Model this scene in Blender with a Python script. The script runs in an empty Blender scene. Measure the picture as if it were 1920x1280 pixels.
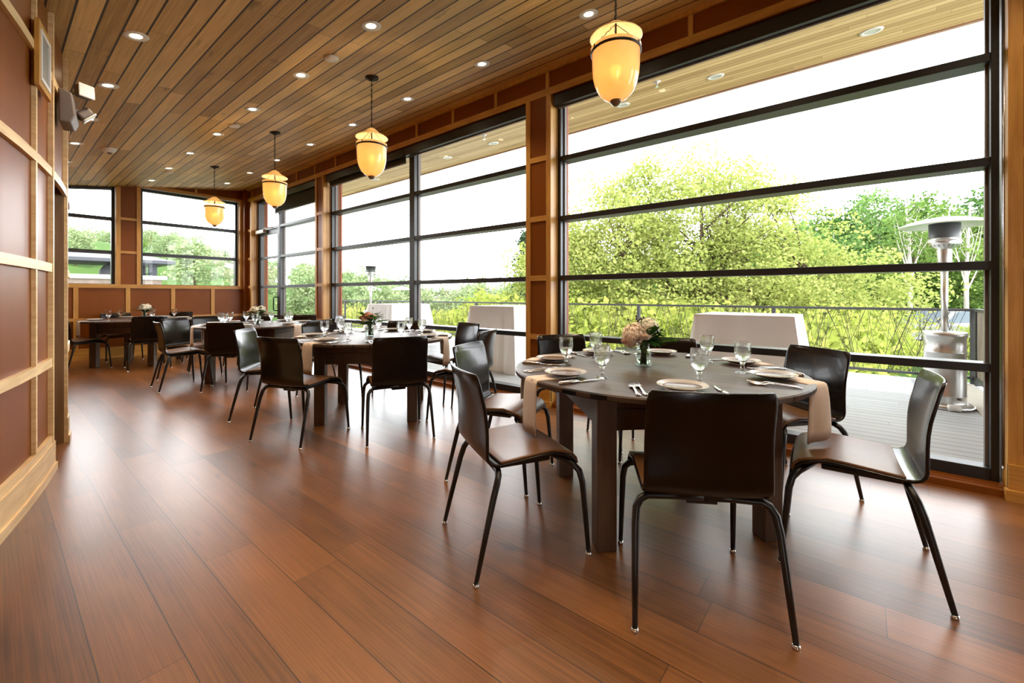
import bpy, bmesh, math, random
import numpy as np
from mathutils import Vector, Matrix

PI = math.pi
rad = math.radians
sc = bpy.context.scene
COL = sc.collection
rng = np.random.default_rng(7)
random.seed(7)

# ------------------------------------------------------------------ materials
def newmat(name):
    m = bpy.data.materials.new(name)
    m.use_nodes = True
    nt = m.node_tree
    nt.nodes.clear()
    return m, nt

class G:
    """tiny node-graph helper"""
    def __init__(self, nt): self.nt = nt
    def n(self, t, **kw):
        nd = self.nt.nodes.new(t)
        for k, v in kw.items():
            if k.startswith('i_'): nd.inputs[k[2:]].default_value = v
            else: setattr(nd, k, v)
        return nd
    def l(self, a, b): self.nt.links.new(a, b)
    def m(self, op, a, b=None, c=None):
        nd = self.nt.nodes.new('ShaderNodeMath'); nd.operation = op
        for i, v in enumerate((a, b, c)):
            if v is None: continue
            if isinstance(v, (int, float)): nd.inputs[i].default_value = v
            else: self.l(v, nd.inputs[i])
        return nd.outputs[0]
    def mix(self, f, a, b, mode='MIX'):
        nd = self.nt.nodes.new('ShaderNodeMix'); nd.data_type = 'RGBA'; nd.blend_type = mode
        for s, v in ((0, f), (6, a), (7, b)):
            if isinstance(v, (int, float)): nd.inputs[s].default_value = v
            elif isinstance(v, tuple): nd.inputs[s].default_value = (*v, 1) if len(v) == 3 else v
            else: self.l(v, nd.inputs[s])
        return nd.outputs[2]
    def out(self, sh):
        o = self.n('ShaderNodeOutputMaterial'); self.l(sh, o.inputs[0])
    def noise(self, vec, scale, detail=4, rough=.55):
        nd = self.n('ShaderNodeTexNoise'); nd.inputs['Scale'].default_value = scale
        nd.inputs['Detail'].default_value = detail; nd.inputs['Roughness'].default_value = rough
        if vec is not None: self.l(vec, nd.inputs['Vector'])
        return nd.outputs['Fac']
    def vscale(self, vec, s):
        nd = self.n('ShaderNodeVectorMath', operation='MULTIPLY'); self.l(vec, nd.inputs[0]); nd.inputs[1].default_value = s
        return nd.outputs[0]
    def comb(self, x, y, z):
        nd = self.n('ShaderNodeCombineXYZ')
        for i, v in enumerate((x, y, z)):
            if isinstance(v, (int, float)): nd.inputs[i].default_value = v
            else: self.l(v, nd.inputs[i])
        return nd.outputs[0]

def simple(name, col, rough=.5, metal=0., spec=.5, var=.0, vscale=8., coat=0., bump=0., bscale=60.):
    m, nt = newmat(name); g = G(nt)
    b = g.n('ShaderNodeBsdfPrincipled'); b.inputs['Roughness'].default_value = rough
    b.inputs['Metallic'].default_value = metal; b.inputs['Specular IOR Level'].default_value = spec
    b.inputs['Coat Weight'].default_value = coat; b.inputs['Coat Roughness'].default_value = .12
    tc = g.n('ShaderNodeTexCoord')
    if var:
        f = g.noise(tc.outputs['Object'], vscale)
        c = g.mix(f, tuple(x*(1-var) for x in col), tuple(min(1, x*(1+var)) for x in col)); g.l(c, b.inputs['Base Color'])
    else: b.inputs['Base Color'].default_value = (*col, 1)
    if bump:
        f = g.noise(tc.outputs['Object'], bscale, 3)
        bp = g.n('ShaderNodeBump'); bp.inputs['Strength'].default_value = bump; bp.inputs['Distance'].default_value = .002
        g.l(f, bp.inputs['Height']); g.l(bp.outputs[0], b.inputs['Normal'])
    g.out(b.outputs[0]); return m

def wood(name, c1, c2, stretch=(40, 3, 40), rough=.4, spec=.5, coat=0.):
    m, nt = newmat(name); g = G(nt)
    tc = g.n('ShaderNodeTexCoord')
    v = g.vscale(tc.outputs['Object'], stretch)
    f = g.noise(v, 1., 6, .6)
    f2 = g.noise(tc.outputs['Object'], 2.5, 2)
    f = g.m('ADD', g.m('MULTIPLY', f, .7), g.m('MULTIPLY', f2, .3))
    r = g.n('ShaderNodeMapRange'); r.inputs[1].default_value = .3; r.inputs[2].default_value = .7; g.l(f, r.inputs[0])
    c = g.mix(r.outputs[0], c1, c2)
    b = g.n('ShaderNodeBsdfPrincipled'); g.l(c, b.inputs['Base Color'])
    b.inputs['Roughness'].default_value = rough; b.inputs['Specular IOR Level'].default_value = spec
    b.inputs['Coat Weight'].default_value = coat
    g.out(b.outputs[0]); return m

def planks(name, dark, light, w, L, seam=.012, seamcol=(.02, .01, .005), x0=0., rough=.35, spec=.5, streak=(90, 2.5, 1), contrast=.5, gx=True, bump=.25, knots=.0, joint=.0025, roughvar=.1, coat=0.):
    """boards running along Y (gx) or X, random tone per board, butt joints"""
    m, nt = newmat(name); g = G(nt)
    tc = g.n('ShaderNodeTexCoord'); sp = g.n('ShaderNodeSeparateXYZ'); g.l(tc.outputs['Object'], sp.inputs[0])
    X, Y = (sp.outputs[0], sp.outputs[1]) if gx else (sp.outputs[1], sp.outputs[0])
    u = g.m('DIVIDE', g.m('SUBTRACT', X, x0), w)
    iu = g.m('FLOOR', u); fu = g.m('FRACT', u)
    wn = g.n('ShaderNodeTexWhiteNoise', noise_dimensions='1D'); g.l(iu, wn.inputs['W'])
    vv = g.m('ADD', g.m('DIVIDE', Y, L), g.m('MULTIPLY', wn.outputs['Value'], 7.3))
    iv = g.m('FLOOR', vv); fv = g.m('FRACT', vv)
    w2 = g.n('ShaderNodeTexWhiteNoise', noise_dimensions='2D'); g.l(g.comb(iu, iv, 0), w2.inputs['Vector'])
    tone = w2.outputs['Value']
    shift = g.m('MULTIPLY', tone, 37.)
    gv = g.comb(g.m('MULTIPLY', X, streak[0]), g.m('ADD', g.m('MULTIPLY', Y, streak[1]), shift), shift)
    grain = g.noise(gv, 1., 5, .6)
    blot = g.noise(g.comb(g.m('MULTIPLY', X, 5.), g.m('ADD', g.m('MULTIPLY', Y, 1.6), shift), shift), 1., 3, .6)
    f = g.m('ADD', g.m('MULTIPLY', tone, contrast), g.m('ADD', g.m('MULTIPLY', g.m('SUBTRACT', grain, .5), 1.1), g.m('MULTIPLY', blot, 1-contrast)))
    f.node.use_clamp = True
    c = g.mix(f, dark, light)
    if knots:
        kn = g.noise(g.comb(g.m('MULTIPLY', X, 9.), g.m('ADD', g.m('MULTIPLY', Y, 3.), shift), shift), 1., 2)
        kr = g.n('ShaderNodeMapRange'); kr.inputs[1].default_value = .68; kr.inputs[2].default_value = .78; g.l(kn, kr.inputs[0])
        c = g.mix(g.m('MULTIPLY', kr.outputs[0], knots), c, tuple(x*.35 for x in dark))
    e = g.m('MINIMUM', fu, g.m('SUBTRACT', 1., fu))
    s1 = g.m('LESS_THAN', e, seam/2/w)
    e2 = g.m('MINIMUM', fv, g.m('SUBTRACT', 1., fv))
    s2 = g.m('LESS_THAN', e2, joint/2/L)
    s = g.m('MAXIMUM', s1, g.m('MULTIPLY', s2, .8))
    c = g.mix(s, c, seamcol)
    b = g.n('ShaderNodeBsdfPrincipled'); g.l(c, b.inputs['Base Color'])
    b.inputs['Specular IOR Level'].default_value = spec
    b.inputs['Coat Weight'].default_value = coat; b.inputs['Coat Roughness'].default_value = .29
    g.l(g.m('ADD', g.m('MULTIPLY', grain, roughvar), rough-roughvar/2), b.inputs['Roughness'])
    bp = g.n('ShaderNodeBump'); bp.inputs['Strength'].default_value = bump; bp.inputs['Distance'].default_value = .003
    g.l(g.m('SUBTRACT', g.m('MULTIPLY', grain, .15), s), bp.inputs['Height']); g.l(bp.outputs[0], b.inputs['Normal'])
    g.out(b.outputs[0]); return m

def leafmat(name, c1, c2, trans=.45, scale=.35):
    m, nt = newmat(name); g = G(nt)
    ge = g.n('ShaderNodeNewGeometry'); oi = g.n('ShaderNodeObjectInfo')
    f = g.noise(ge.outputs['Position'], scale, 3)
    t = g.m('ADD', g.m('MULTIPLY', ge.outputs['Random Per Island'], .5), g.m('MULTIPLY', g.m('SUBTRACT', f, .2), .8))
    t = g.m('ADD', t, g.m('MULTIPLY', g.m('SUBTRACT', oi.outputs['Random'], .5), .5)); t.node.use_clamp = True
    c = g.mix(t, c1, c2)
    d = g.n('ShaderNodeBsdfDiffuse'); tr = g.n('ShaderNodeBsdfTranslucent')
    g.l(c, d.inputs[0]); g.l(c, tr.inputs[0])
    mx = g.n('ShaderNodeMixShader'); mx.inputs[0].default_value = trans
    g.l(d.outputs[0], mx.inputs[1]); g.l(tr.outputs[0], mx.inputs[2]); g.out(mx.outputs[0]); return m

def thinglass(name, tint=(1, 1, 1), ior=1.45, rough=0.):
    m, nt = newmat(name); g = G(nt)
    t = g.n('ShaderNodeBsdfTransparent'); t.inputs[0].default_value = (*tint, 1)
    gl = g.n('ShaderNodeBsdfGlossy'); gl.inputs['Roughness'].default_value = rough
    # Schlick reflectance, the same from both sides of the sheet
    lw = g.n('ShaderNodeLayerWeight'); lw.inputs[0].default_value = .5
    f0 = ((ior-1)/(ior+1))**2
    fac = g.m('ADD', g.m('MULTIPLY', g.m('POWER', lw.outputs['Facing'], 5.), 1-f0), f0)
    mx = g.n('ShaderNodeMixShader'); g.l(fac, mx.inputs[0]); g.l(t.outputs[0], mx.inputs[1]); g.l(gl.outputs[0], mx.inputs[2])
    g.out(mx.outputs[0]); return m

def realglass(name, col=(1, 1, 1), ior=1.45, clear=.5):
    m, nt = newmat(name); g = G(nt)
    a = g.n('ShaderNodeBsdfGlass'); a.inputs['IOR'].default_value = ior; a.inputs['Roughness'].default_value = 0; a.inputs['Color'].default_value = (*col, 1)
    t = g.n('ShaderNodeBsdfTransparent'); t.inputs[0].default_value = (*col, 1)
    mx = g.n('ShaderNodeMixShader'); mx.inputs[0].default_value = clear
    g.l(a.outputs[0], mx.inputs[1]); g.l(t.outputs[0], mx.inputs[2]); g.out(mx.outputs[0]); return m

def emit(name, col, s):
    m, nt = newmat(name); g = G(nt)
    e = g.n('ShaderNodeEmission'); e.inputs[0].default_value = (*col, 1); e.inputs[1].default_value = s
    g.out(e.outputs[0]); return m

def shademat(name, c1=(.93, .61, .25), c2=(1., .79, .45), body=(.80, .66, .42), em=.12, clear=.28):
    m, nt = newmat(name); g = G(nt)
    tc = g.n('ShaderNodeTexCoord')
    f = g.noise(tc.outputs['Object'], 14., 4)
    c = g.mix(f, c1, c2)
    tr = g.n('ShaderNodeBsdfTranslucent'); d = g.n('ShaderNodeBsdfDiffuse'); gl = g.n('ShaderNodeBsdfGlossy'); gl.inputs['Roughness'].default_value = .08
    rf = g.n('ShaderNodeBsdfRefraction'); rf.inputs['Roughness'].default_value = .52; rf.inputs['IOR'].default_value = 1.06
    g.l(c, tr.inputs[0]); g.l(c, rf.inputs['Color']); d.inputs[0].default_value = (*body, 1)
    m0 = g.n('ShaderNodeMixShader'); m0.inputs[0].default_value = clear; g.l(tr.outputs[0], m0.inputs[1]); g.l(rf.outputs[0], m0.inputs[2])
    m1 = g.n('ShaderNodeMixShader'); m1.inputs[0].default_value = .35; g.l(m0.outputs[0], m1.inputs[1]); g.l(d.outputs[0], m1.inputs[2])
    lw = g.n('ShaderNodeLayerWeight'); lw.inputs[0].default_value = .5
    fac = g.m('ADD', g.m('MULTIPLY', g.m('POWER', lw.outputs['Facing'], 5.), .6), .04)
    m2 = g.n('ShaderNodeMixShader'); g.l(fac, m2.inputs[0]); g.l(m1.outputs[0], m2.inputs[1]); g.l(gl.outputs[0], m2.inputs[2])
    e = g.n('ShaderNodeEmission'); g.l(c, e.inputs[0]); e.inputs[1].default_value = em
    ad = g.n('ShaderNodeAddShader'); g.l(m2.outputs[0], ad.inputs[0]); g.l(e.outputs[0], ad.inputs[1])
    g.out(ad.outputs[0]); return m

M = {}
M['floor'] = planks('bamboo_floor', (.034, .011, .003), (.34, .130, .033), .19, 1.83, seam=.003, seamcol=(.012, .006, .004), x0=.02, rough=.36, spec=.55, streak=(190, 2.2, 1), contrast=.37, bump=.10, knots=.5, coat=.55)
M['ceiling'] = planks('cedar_ceiling', (.36, .205, .066), (.92, .64, .27), .1275, 2.6, seam=.013, seamcol=(.035, .015, .006), x0=.483, rough=.5, spec=.35, streak=(70, 1.8, 1), contrast=.66, bump=.5, knots=.6, joint=.004)
M['soffit'] = planks('cedar_soffit', (.42, .25, .10), (.86, .62, .32), .095, 2.4, seam=.007, seamcol=(.12, .06, .025), rough=.55, spec=.3, streak=(70, 1.6, 1), contrast=.75, knots=.7)
M['deck'] = planks('grey_deck', (.42, .44, .45), (.56, .58, .59), .14, 3.6, seam=.008, seamcol=(.05, .05, .05), rough=.6, spec=.4, streak=(60, 1.5, 1), contrast=.4, bump=.3)
M['table'] = planks('table_planks', (.020, .012, .008), (.105, .064, .042), .095, 9., seam=.007, seamcol=(.003, .002, .002), rough=.42, spec=.22, streak=(60, 2.2, 3), contrast=.4, knots=.5, bump=.25, joint=0)
M['tablewood'] = wood('table_leg_wood', (.045, .025, .015), (.12, .068, .038), (30, 30, 3), .45)
def redpanel():
    m, nt = newmat('red_panel'); g = G(nt)
    tc = g.n('ShaderNodeTexCoord')
    f = g.noise(tc.outputs['Object'], 1.6, 3); f2 = g.noise(tc.outputs['Object'], 120., 3, .7)
    c = g.mix(g.m('ADD', g.m('MULTIPLY', f, .6), g.m('MULTIPLY', f2, .4)), (.095, .023, .0025), (.30, .088, .010))
    b = g.n('ShaderNodeBsdfPrincipled'); g.l(c, b.inputs['Base Color']); b.inputs['Roughness'].default_value = .38; b.inputs['Specular IOR Level'].default_value = .22
    g.out(b.outputs[0]); return m
M['panel'] = redpanel()
M['trim'] = wood('fir_trim', (.38, .165, .028), (.66, .355, .08), (30, 30, 2.5), .4, .45)
M['jambwood'] = wood('dark_fir_jamb', (.13, .06, .018), (.24, .12, .04), (30, 30, 2.5), .45)
M['trimlit'] = wood('window_lit_fir_trim', (.55, .35, .15), (.86, .64, .34), (3, 3, 40), .38, .45)  # same fir trim, paled to put window light into the colour
M['trimh'] = wood('fir_trim_horizontal', (.38, .165, .028), (.66, .355, .08), (3, 3, 40), .4, .45)
M['black'] = simple('black_window_metal', (.018, .019, .021), .38, 0, .5, .15, 20)
M['glass'] = thinglass('window_glass', (.97, .985, .98), 1.38)
M['shade_fab'] = simple('roller_shade_fabric', (.045, .040, .036), .8, 0, .2, .2, 200)
M['cassette'] = simple('roller_shade_cassette', (.016, .015, .015), .35)
M['shell'] = wood('espresso_plywood', (.004, .0028, .0022), (.011, .0065, .0045), (50, 3, 3), .22, .30, .10)
M['pad'] = simple('brown_seat_leather', (.135, .058, .018), .36, 0, .45, .35, 9)
M['leg'] = simple('black_tube', (.012, .011, .011), .32, .2, .5)
M['chrome'] = simple('bright_glide', (.75, .75, .76), .2, 1.)
M['plate'] = simple('taupe_plate_well', (.135, .085, .062), .2, 0, .35)  # well coloured darker and browner than the rim
M['platerim'] = simple('pale_glazed_rim', (.50, .47, .44), .15, 0, .5)
M['napkin'] = simple('blush_linen', (.68, .55, .45), .85, 0, .15, .06, 60, 0, .3, 500)
M['napkinw'] = simple('ivory_linen', (.78, .70, .60), .85, 0, .15, .05, 60, 0, .3, 500)
M['steel'] = simple('polished_cutlery', (.78, .78, .79), .16, 1.)
M['goblet'] = realglass('goblet_glass', (1, 1, 1), 1.25, .35)
M['water'] = realglass('drinking_water', (.98, 1, 1), 1.33, .3)
M['jar'] = thinglass('jar_glass', (.93, .97, .94), 1.5)
M['stem'] = simple('flower_stems', (.05, .11, .025), .6, 0, .3, .3, 40)
M['leaf'] = leafmat('bouquet_leaf', (.02, .055, .012), (.07, .19, .03), .3, 20)
M['peach'] = simple('peach_petal', (.82, .67, .53), .7, 0, .2, .18, 30)
M['cream'] = simple('cream_petal', (.86, .79, .66), .7, 0, .2, .10, 30)
M['pinkp'] = simple('blush_rose_petal', (.78, .47, .37), .7, 0, .2, .15, 30)
M['berry'] = simple('dark_berries', (.03, .012, .015), .35)
M['shadeglass'] = shademat('amber_bell_glass')
M['bellglass'] = shademat('cream_smoke_bell', (.95, .82, .56), (1., .90, .70), (.86, .76, .56), .0, .0)
M['bronze'] = simple('dark_bronze', (.03, .022, .016), .4, .6)
M['knob'] = simple('brown_glass_finial', (.22, .13, .06), .15, 0, .6)
M['bulb'] = emit('warm_bulb', (1., .72, .36), 26.)
M['led'] = emit('downlight_lens', (1., .80, .52), 24.)
M['white'] = simple('white_plastic', (.78, .76, .72), .4)
M['offlens'] = simple('unlit_lens', (.62, .62, .58), .25)
M['greyplastic'] = simple('grey_plastic', (.17, .14, .125), .5)
M['lens'] = simple('frosted_lamp_lens', (.75, .76, .72), .18, 0, .6, .5, 180, 0, .8, 150)
M['grille'] = simple('grey_grille_cloth', (.30, .28, .24), .7, 0, .3, .25, 220)
M['cloth'] = simple('white_tablecloth', (.94, .94, .93), .9, 0, .1, .03, 4)
M['stainless'] = simple('brushed_stainless', (.66, .655, .64), .33, 1., .5, .06, 3)
M['burner'] = simple('burner_mesh', (.075, .075, .08), .5, .2, .5, .6, 240)
M['dome'] = simple('heater_reflector', (.84, .83, .80), .3, .55)
M['railmetal'] = simple('dark_rail_metal', (.055, .058, .06), .5, .3)
M['twig'] = simple('dark_twig', (.05, .042, .034), .7)
M['slat'] = wood('weathered_screen_slat', (.11, .085, .065), (.30, .25, .205), (30, 30, 2), .7)
M['kerb'] = simple('pale_deck_border', (.66, .61, .52), .7, 0, .3, .1, 10)
M['redclad'] = simple('red_brown_cladding', (.36, .115, .062), .6, 0, .3, .15, 30)
M['bark'] = simple('tree_bark', (.085, .060, .043), .85, 0, .2, .4, 6)
M['barkpale'] = simple('pale_tree_bark', (.42, .39, .34), .85, 0, .2, .3, 5)
M['maple'] = leafmat('spring_maple_leaf', (0.25, 0.325, 0.07), (0.53, 0.53, 0.22), 0.5, 0.55)
M['green'] = leafmat('mid_green_leaf', (0.062, 0.145, 0.03), (0.2, 0.28, 0.075), 0.42, 0.3)
M['dark'] = leafmat('dark_green_leaf', (.045, .125, .035), (.19, .30, .09), 0.35, 0.3)
M['hill'] = leafmat('hazed_hillside_leaf', (0.15, 0.24, 0.105), (0.36, 0.42, 0.235), 0.42, 0.2)  # greens paled so the leaf colour carries distance haze
M['olive'] = leafmat('olive_spring_leaf', (0.25, 0.26, 0.155), (0.38, 0.37, 0.25), 0.42, 0.2)
M['conif'] = leafmat('blue_green_needles', (0.03, 0.065, 0.036), (0.1, 0.15, 0.085), 0.25, 0.4)
M['reed'] = leafmat('bright_shrub_leaf', (0.24, 0.33, 0.05), (0.52, 0.55, 0.16), 0.5, 0.6)
M['grass'] = simple('meadow_grass', (.06, .115, .03), .9, 0, .1, .4, .25)
M['stone'] = simple('stacked_fieldstone', (.27, .21, .175), .85, 0, .2, .45, 5, 0, .8, 6)
M['capstone'] = simple('pale_cap_stone', (.40, .385, .36), .8)
M['shedroof'] = simple('slate_blue_metal_roof', (.13, .145, .175), .5)
M['shedpost'] = simple('dark_shelter_post', (.05, .055, .068), .6)
M['oven'] = simple('dark_oven_dome', (.10, .10, .11), .6)
M['brick'] = simple('oven_arch_brick', (.45, .20, .12), .8)
M['carwhite'] = simple('car_paint_white', (.15, .155, .16), .2, 0, .5, 0, 8, .6)
M['carglass'] = simple('car_window_glass', (.05, .075, .095), .15, 0, .6)
M['tyre'] = simple('tyre_rubber', (.02, .02, .02), .8)
M['asphalt'] = simple('asphalt_lot', (.085, .085, .08), .9, 0, .2, .15, 3)
M['umb'] = simple('pale_umbrella_canvas', (.80, .84, .80), .9)
M['fascia'] = simple('brown_fascia', (.40, .25, .17), .7)
M['skyblock'] = simple('skyblock_brown', (.16, .085, .04), .8)  # for the wall added behind the doorway against sky light
M['roofing'] = simple('roof_membrane', (.2, .19, .18), .9)

# ------------------------------------------------------------------ mesh builder
class MB:
    def __init__(self): self.v = []; self.f = []; self.mi = []; self.sm = []
    def add(self, vs, fs, mi=0, smooth=False):
        o = len(self.v); self.v += [tuple(p) for p in vs]
        for f in fs: self.f.append(tuple(i+o for i in f)); self.mi.append(mi); self.sm.append(smooth)
        return self
    def box(self, lo, hi, mi=0, mat=None):
        x0, y0, z0 = lo; x1, y1, z1 = hi
        vs = [(x0, y0, z0), (x1, y0, z0), (x1, y1, z0), (x0, y1, z0), (x0, y0, z1), (x1, y0, z1), (x1, y1, z1), (x0, y1, z1)]
        if mat is not None: vs = [mat @ Vector(p) for p in vs]
        return self.add(vs, [(0, 3, 2, 1), (4, 5, 6, 7), (0, 1, 5, 4), (1, 2, 6, 5), (2, 3, 7, 6), (3, 0, 4, 7)], mi)
    def prism(self, poly, axis, a, b, mi=0):
        """extrude 2D poly along axis ('x','y','z') from a to b"""
        n = len(poly)
        def P(p, t):
            return {'x': (t, p[0], p[1]), 'y': (p[0], t, p[1]), 'z': (p[0], p[1], t)}[axis]
        vs = [P(p, a) for p in poly]+[P(p, b) for p in poly]
        fs = [tuple(range(n)), tuple(range(2*n-1, n-1, -1))]+[(i, i+n, (i+1) % n+n, (i+1) % n) for i in range(n)]
        return self.add(vs, fs, mi)
    def lathe(self, prof, seg=24, c=(0, 0, 0), mi=0, smooth=True):
        vs = []; fs = []; n = len(prof)
        for k in range(seg):
            a = 2*PI*k/seg
            for r, z in prof: vs.append((c[0]+r*math.cos(a), c[1]+r*math.sin(a), c[2]+z))
        for k in range(seg):
            k2 = (k+1) % seg
            for i in range(n-1): fs.append((k*n+i, k2*n+i, k2*n+i+1, k*n+i+1))
        return self.add(vs, fs, mi, smooth)
    def tube(self, pts, r, seg=8, mi=0, smooth=True, caps=True):
        pts = [Vector(p) for p in pts]; n = len(pts)
        rs = r if isinstance(r, (list, tuple)) else [r]*n
        vs = []; prev = None
        for i, p in enumerate(pts):
            t = (pts[min(i+1, n-1)]-pts[max(i-1, 0)]).normalized()
            if prev is None:
                u = t.cross(Vector((0, 0, 1)))
                if u.length < 1e-3: u = t.cross(Vector((0, 1, 0)))
            else:
                u = prev-t*prev.dot(t)
            u.normalize(); prev = u; w = t.cross(u)
            for k in range(seg):
                a = 2*PI*k/seg; vs.append(p+(u*math.cos(a)+w*math.sin(a))*rs[i])
        fs = []
        for i in range(n-1):
            for k in range(seg):
                k2 = (k+1) % seg; fs.append((i*seg+k, i*seg+k2, (i+1)*seg+k2, (i+1)*seg+k))
        if caps: fs += [tuple(range(seg-1, -1, -1)), tuple(range((n-1)*seg, n*seg))]
        return self.add(vs, fs, mi, smooth)
    def grid(self, P, mi=0, smooth=True, closed=False):
        """P[i][j] grid of points"""
        n, m_ = len(P), len(P[0]); vs = [p for row in P for p in row]
        fs = [(i*m_+j, i*m_+j+1, (i+1)*m_+j+1, (i+1)*m_+j) for i in range(n-1) for j in range(m_-1)]
        return self.add(vs, fs, mi, smooth)
    def build(self, name, mats, parent=None, loc=None, rz=None, bevel=0, solid=0, soff=0, subsurf=0, bseg=2):
        me = bpy.data.meshes.new(name); me.from_pydata(self.v, [], self.f)
        if not isinstance(mats, (list, tuple)): mats = [mats]
        for m in mats: me.materials.append(m)
        me.polygons.foreach_set('material_index', self.mi); me.polygons.foreach_set('use_smooth', self.sm); me.update()
        o = bpy.data.objects.new(name, me); COL.objects.link(o)
        if parent is not None: o.parent = parent
        if loc is not None: o.location = loc
        if rz is not None: o.rotation_euler = (0, 0, rz)
        if solid:
            md = o.modifiers.new('s', 'SOLIDIFY'); md.thickness = solid; md.offset = soff
        if subsurf:
            md = o.modifiers.new('u', 'SUBSURF'); md.levels = subsurf; md.render_levels = subsurf
        if bevel:
            md = o.modifiers.new('b', 'BEVEL'); md.width = bevel; md.segments = bseg; md.limit_method = 'ANGLE'; md.angle_limit = rad(40)
        return o

def tag(o, label=None, cat=None, group=None, kind=None):
    if label: o['label'] = label
    if cat: o['category'] = cat
    if group: o['group'] = group
    if kind: o['kind'] = kind
    return o
def thing(name, label, cat, loc=(0, 0, 0), rz=0, group=None):
    o = bpy.data.objects.new(name, None); COL.objects.link(o); o.location = loc; o.rotation_euler = (0, 0, rz); o.empty_display_size = .1
    return tag(o, label, cat, group)
def struct(o, label=None, cat=None):
    o['kind'] = 'structure'
    if label: o['label'] = label
    if cat: o['category'] = cat
    return o
KIDS = {}
def dup(root, loc, rz, label, group=None):
    """copy a thing, its parts and their sub-parts"""
    r = root.copy(); COL.objects.link(r); r.location = loc; r.rotation_euler = (0, 0, rz); r['label'] = label
    if group: r['group'] = group
    if root.name not in KIDS: KIDS[root.name] = [(c, list(c.children)) for c in root.children]
    for c, sub in KIDS[root.name]:
        d = c.copy(); COL.objects.link(d); d.parent = r
        for s in sub:
            e = s.copy(); COL.objects.link(e); e.parent = d
    return r

# ------------------------------------------------------------------ room constants
XW = 3.80            # inner face of the window frames
XF = 3.68            # face of the columns and header
YE = 10.865          # inner face of the end windows
YF = 10.76           # face of the end wall
ZA, ZB, ZC, ZD = 2.62, 1.992, 1.366, .746     # window rails
ZH = 3.24            # window heads
def zc(x): return 2.975+.146*x               # ceiling height, rising towards the windows
CXL, CYL, RL = -11.69, 6.50, 12.17           # left wall: arc in plan
def xl(y, off=0.): return CXL+math.sqrt((RL+off)**2-(y-CYL)**2)
YB = -4.6            # wall behind the camera
YR = -1.05           # column right of the near window ends here

# floor, ceiling, roof, soffit
struct(MB().box((-5.2, YB-.1, -.12), (XW+.12, YE+.15, 0)).build('floor', M['floor']), 'reddish brown bamboo plank floor of the dining room', 'floor')
def slope_slab(x0, x1, y0, y1, t):
    return MB().prism([(x0, zc(x0)), (x1, zc(x1)), (x1, zc(x1)+t), (x0, zc(x0)+t)], 'y', y0, y1)
struct(slope_slab(-5.2, XW+.12, YB-.1, YE+.15, .10).build('ceiling', M['ceiling']), 'sloping ceiling of brown wooden boards with dark joints', 'ceiling')
struct(slope_slab(XW+.12, 6.15, YB-.1, YE+.35, .10).build('ceiling_soffit', M['soffit']), 'pale wooden soffit boards under the outside roof overhang', 'soffit')
rf = MB().prism([(-5.4, zc(-5.4)+.1), (6.15, zc(6.15)+.1), (6.15, zc(6.15)+.26), (-5.4, zc(-5.4)+.26)], 'y', YB-.3, YE+.4)
struct(rf.build('roof', M['roofing']), 'flat sloping roof over the dining room', 'roof')
struct(MB().box((6.15, YB-.3, zc(6.15)-.015), (6.19, YE+.4, zc(6.15)+.27)).build('trim_1', M['fascia']), 'thin red brown fascia along the roof edge outside', 'trim')

# ---- left curved wall with its doorway
def arc_strip(mb, y0, y1, z0, z1, o0, o1, n=10, mi=0, ztop=None):
    """curved bar along the left wall from offset o0 to o1"""
    P = []
    for i in range(n+1):
        y = y0+(y1-y0)*i/n
        a = math.atan2(y-CYL, xl(y)-CXL); ca, sa = math.cos(a), math.sin(a)
        def pt(o): return (CXL+(RL+o)*ca, CYL+(RL+o)*sa)
        i0, i1 = pt(o0), pt(o1)
        t0 = zc(i0[0]) if ztop else z1; t1 = zc(i1[0]) if ztop else z1
        P.append([(*i0, z0), (*i1, z0), (*i1, t1), (*i0, t0)])
    vs = [p for r in P for p in r]; fs = [(0, 1, 2, 3), tuple(4*n+k for k in (3, 2, 1, 0))]
    for i in range(n):
        for k in range(4):
            k2 = (k+1) % 4; fs.append((4*i+k, 4*(i+1)+k, 4*(i+1)+k2, 4*i+k2))
    mb.add(vs, fs, mi)
YD0, YD1 = 4.15, 4.87       # doorway in the curved wall
wl = MB()
arc_strip(wl, YB, YD0, 0, 9, -.14, 0, 30, 0, True)
arc_strip(wl, YD0, YD1, 1.99, 9, -.14, 0, 6, 0, True)
arc_strip(wl, YD1, YE+.1, 0, 9, -.14, 0, 24, 0, True)
WL = struct(wl.build('wall_left', M['panel']), 'curved left wall of red brown panels and wooden trim with painted window light', 'wall')
tl = MB()
for z in (ZD, ZC-.0, ZB, ZA):
    for a, b in ((YB, YD0), (YD1, 5.6), (7.6, YE)): arc_strip(tl, a, b, z-.055, z, 0, .022, 24)
for a, b in ((YD0, YD1),):
    arc_strip(tl, a, b, ZB-.055, ZB+.0, 0, .022, 6); arc_strip(tl, a, b, ZA-.055, ZA, 0, .022, 6)
tl.build('rail_trim', M['trimlit'], WL)
tv = MB()
for y in (-3.6, -2.5, -1.4, -.3, .8, 1.75, 2.75, 3.72):
    w = .014
    arc_strip(tv, y-w/2-.008, y+w/2+.008, .24, 9, 0, .02, 1, 0, True)
arc_strip(tv, YD0-.035, YD0, .0, 9, 0, .026, 1, 0, True)
arc_strip(tv, YD1, YD1+.05, .0, 9, 0, .026, 1, 0, True)
tv.build('batten_trim', M['trimlit'], WL)
bl = MB()
for a, b in ((YB, YD0+.02), (YD1-.012, YD1+.16), (7.4, YE)):
    arc_strip(bl, a, b, 0, .05, 0, .040, 24); arc_strip(bl, a, b, .05, .19, 0, .030, 24); arc_strip(bl, a, b, .19, .235, 0, .023, 24)
struct(bl.build('baseboard_left', M['trimlit']), 'tall wooden baseboard with painted window light along the curved left wall', 'baseboard')
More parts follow.
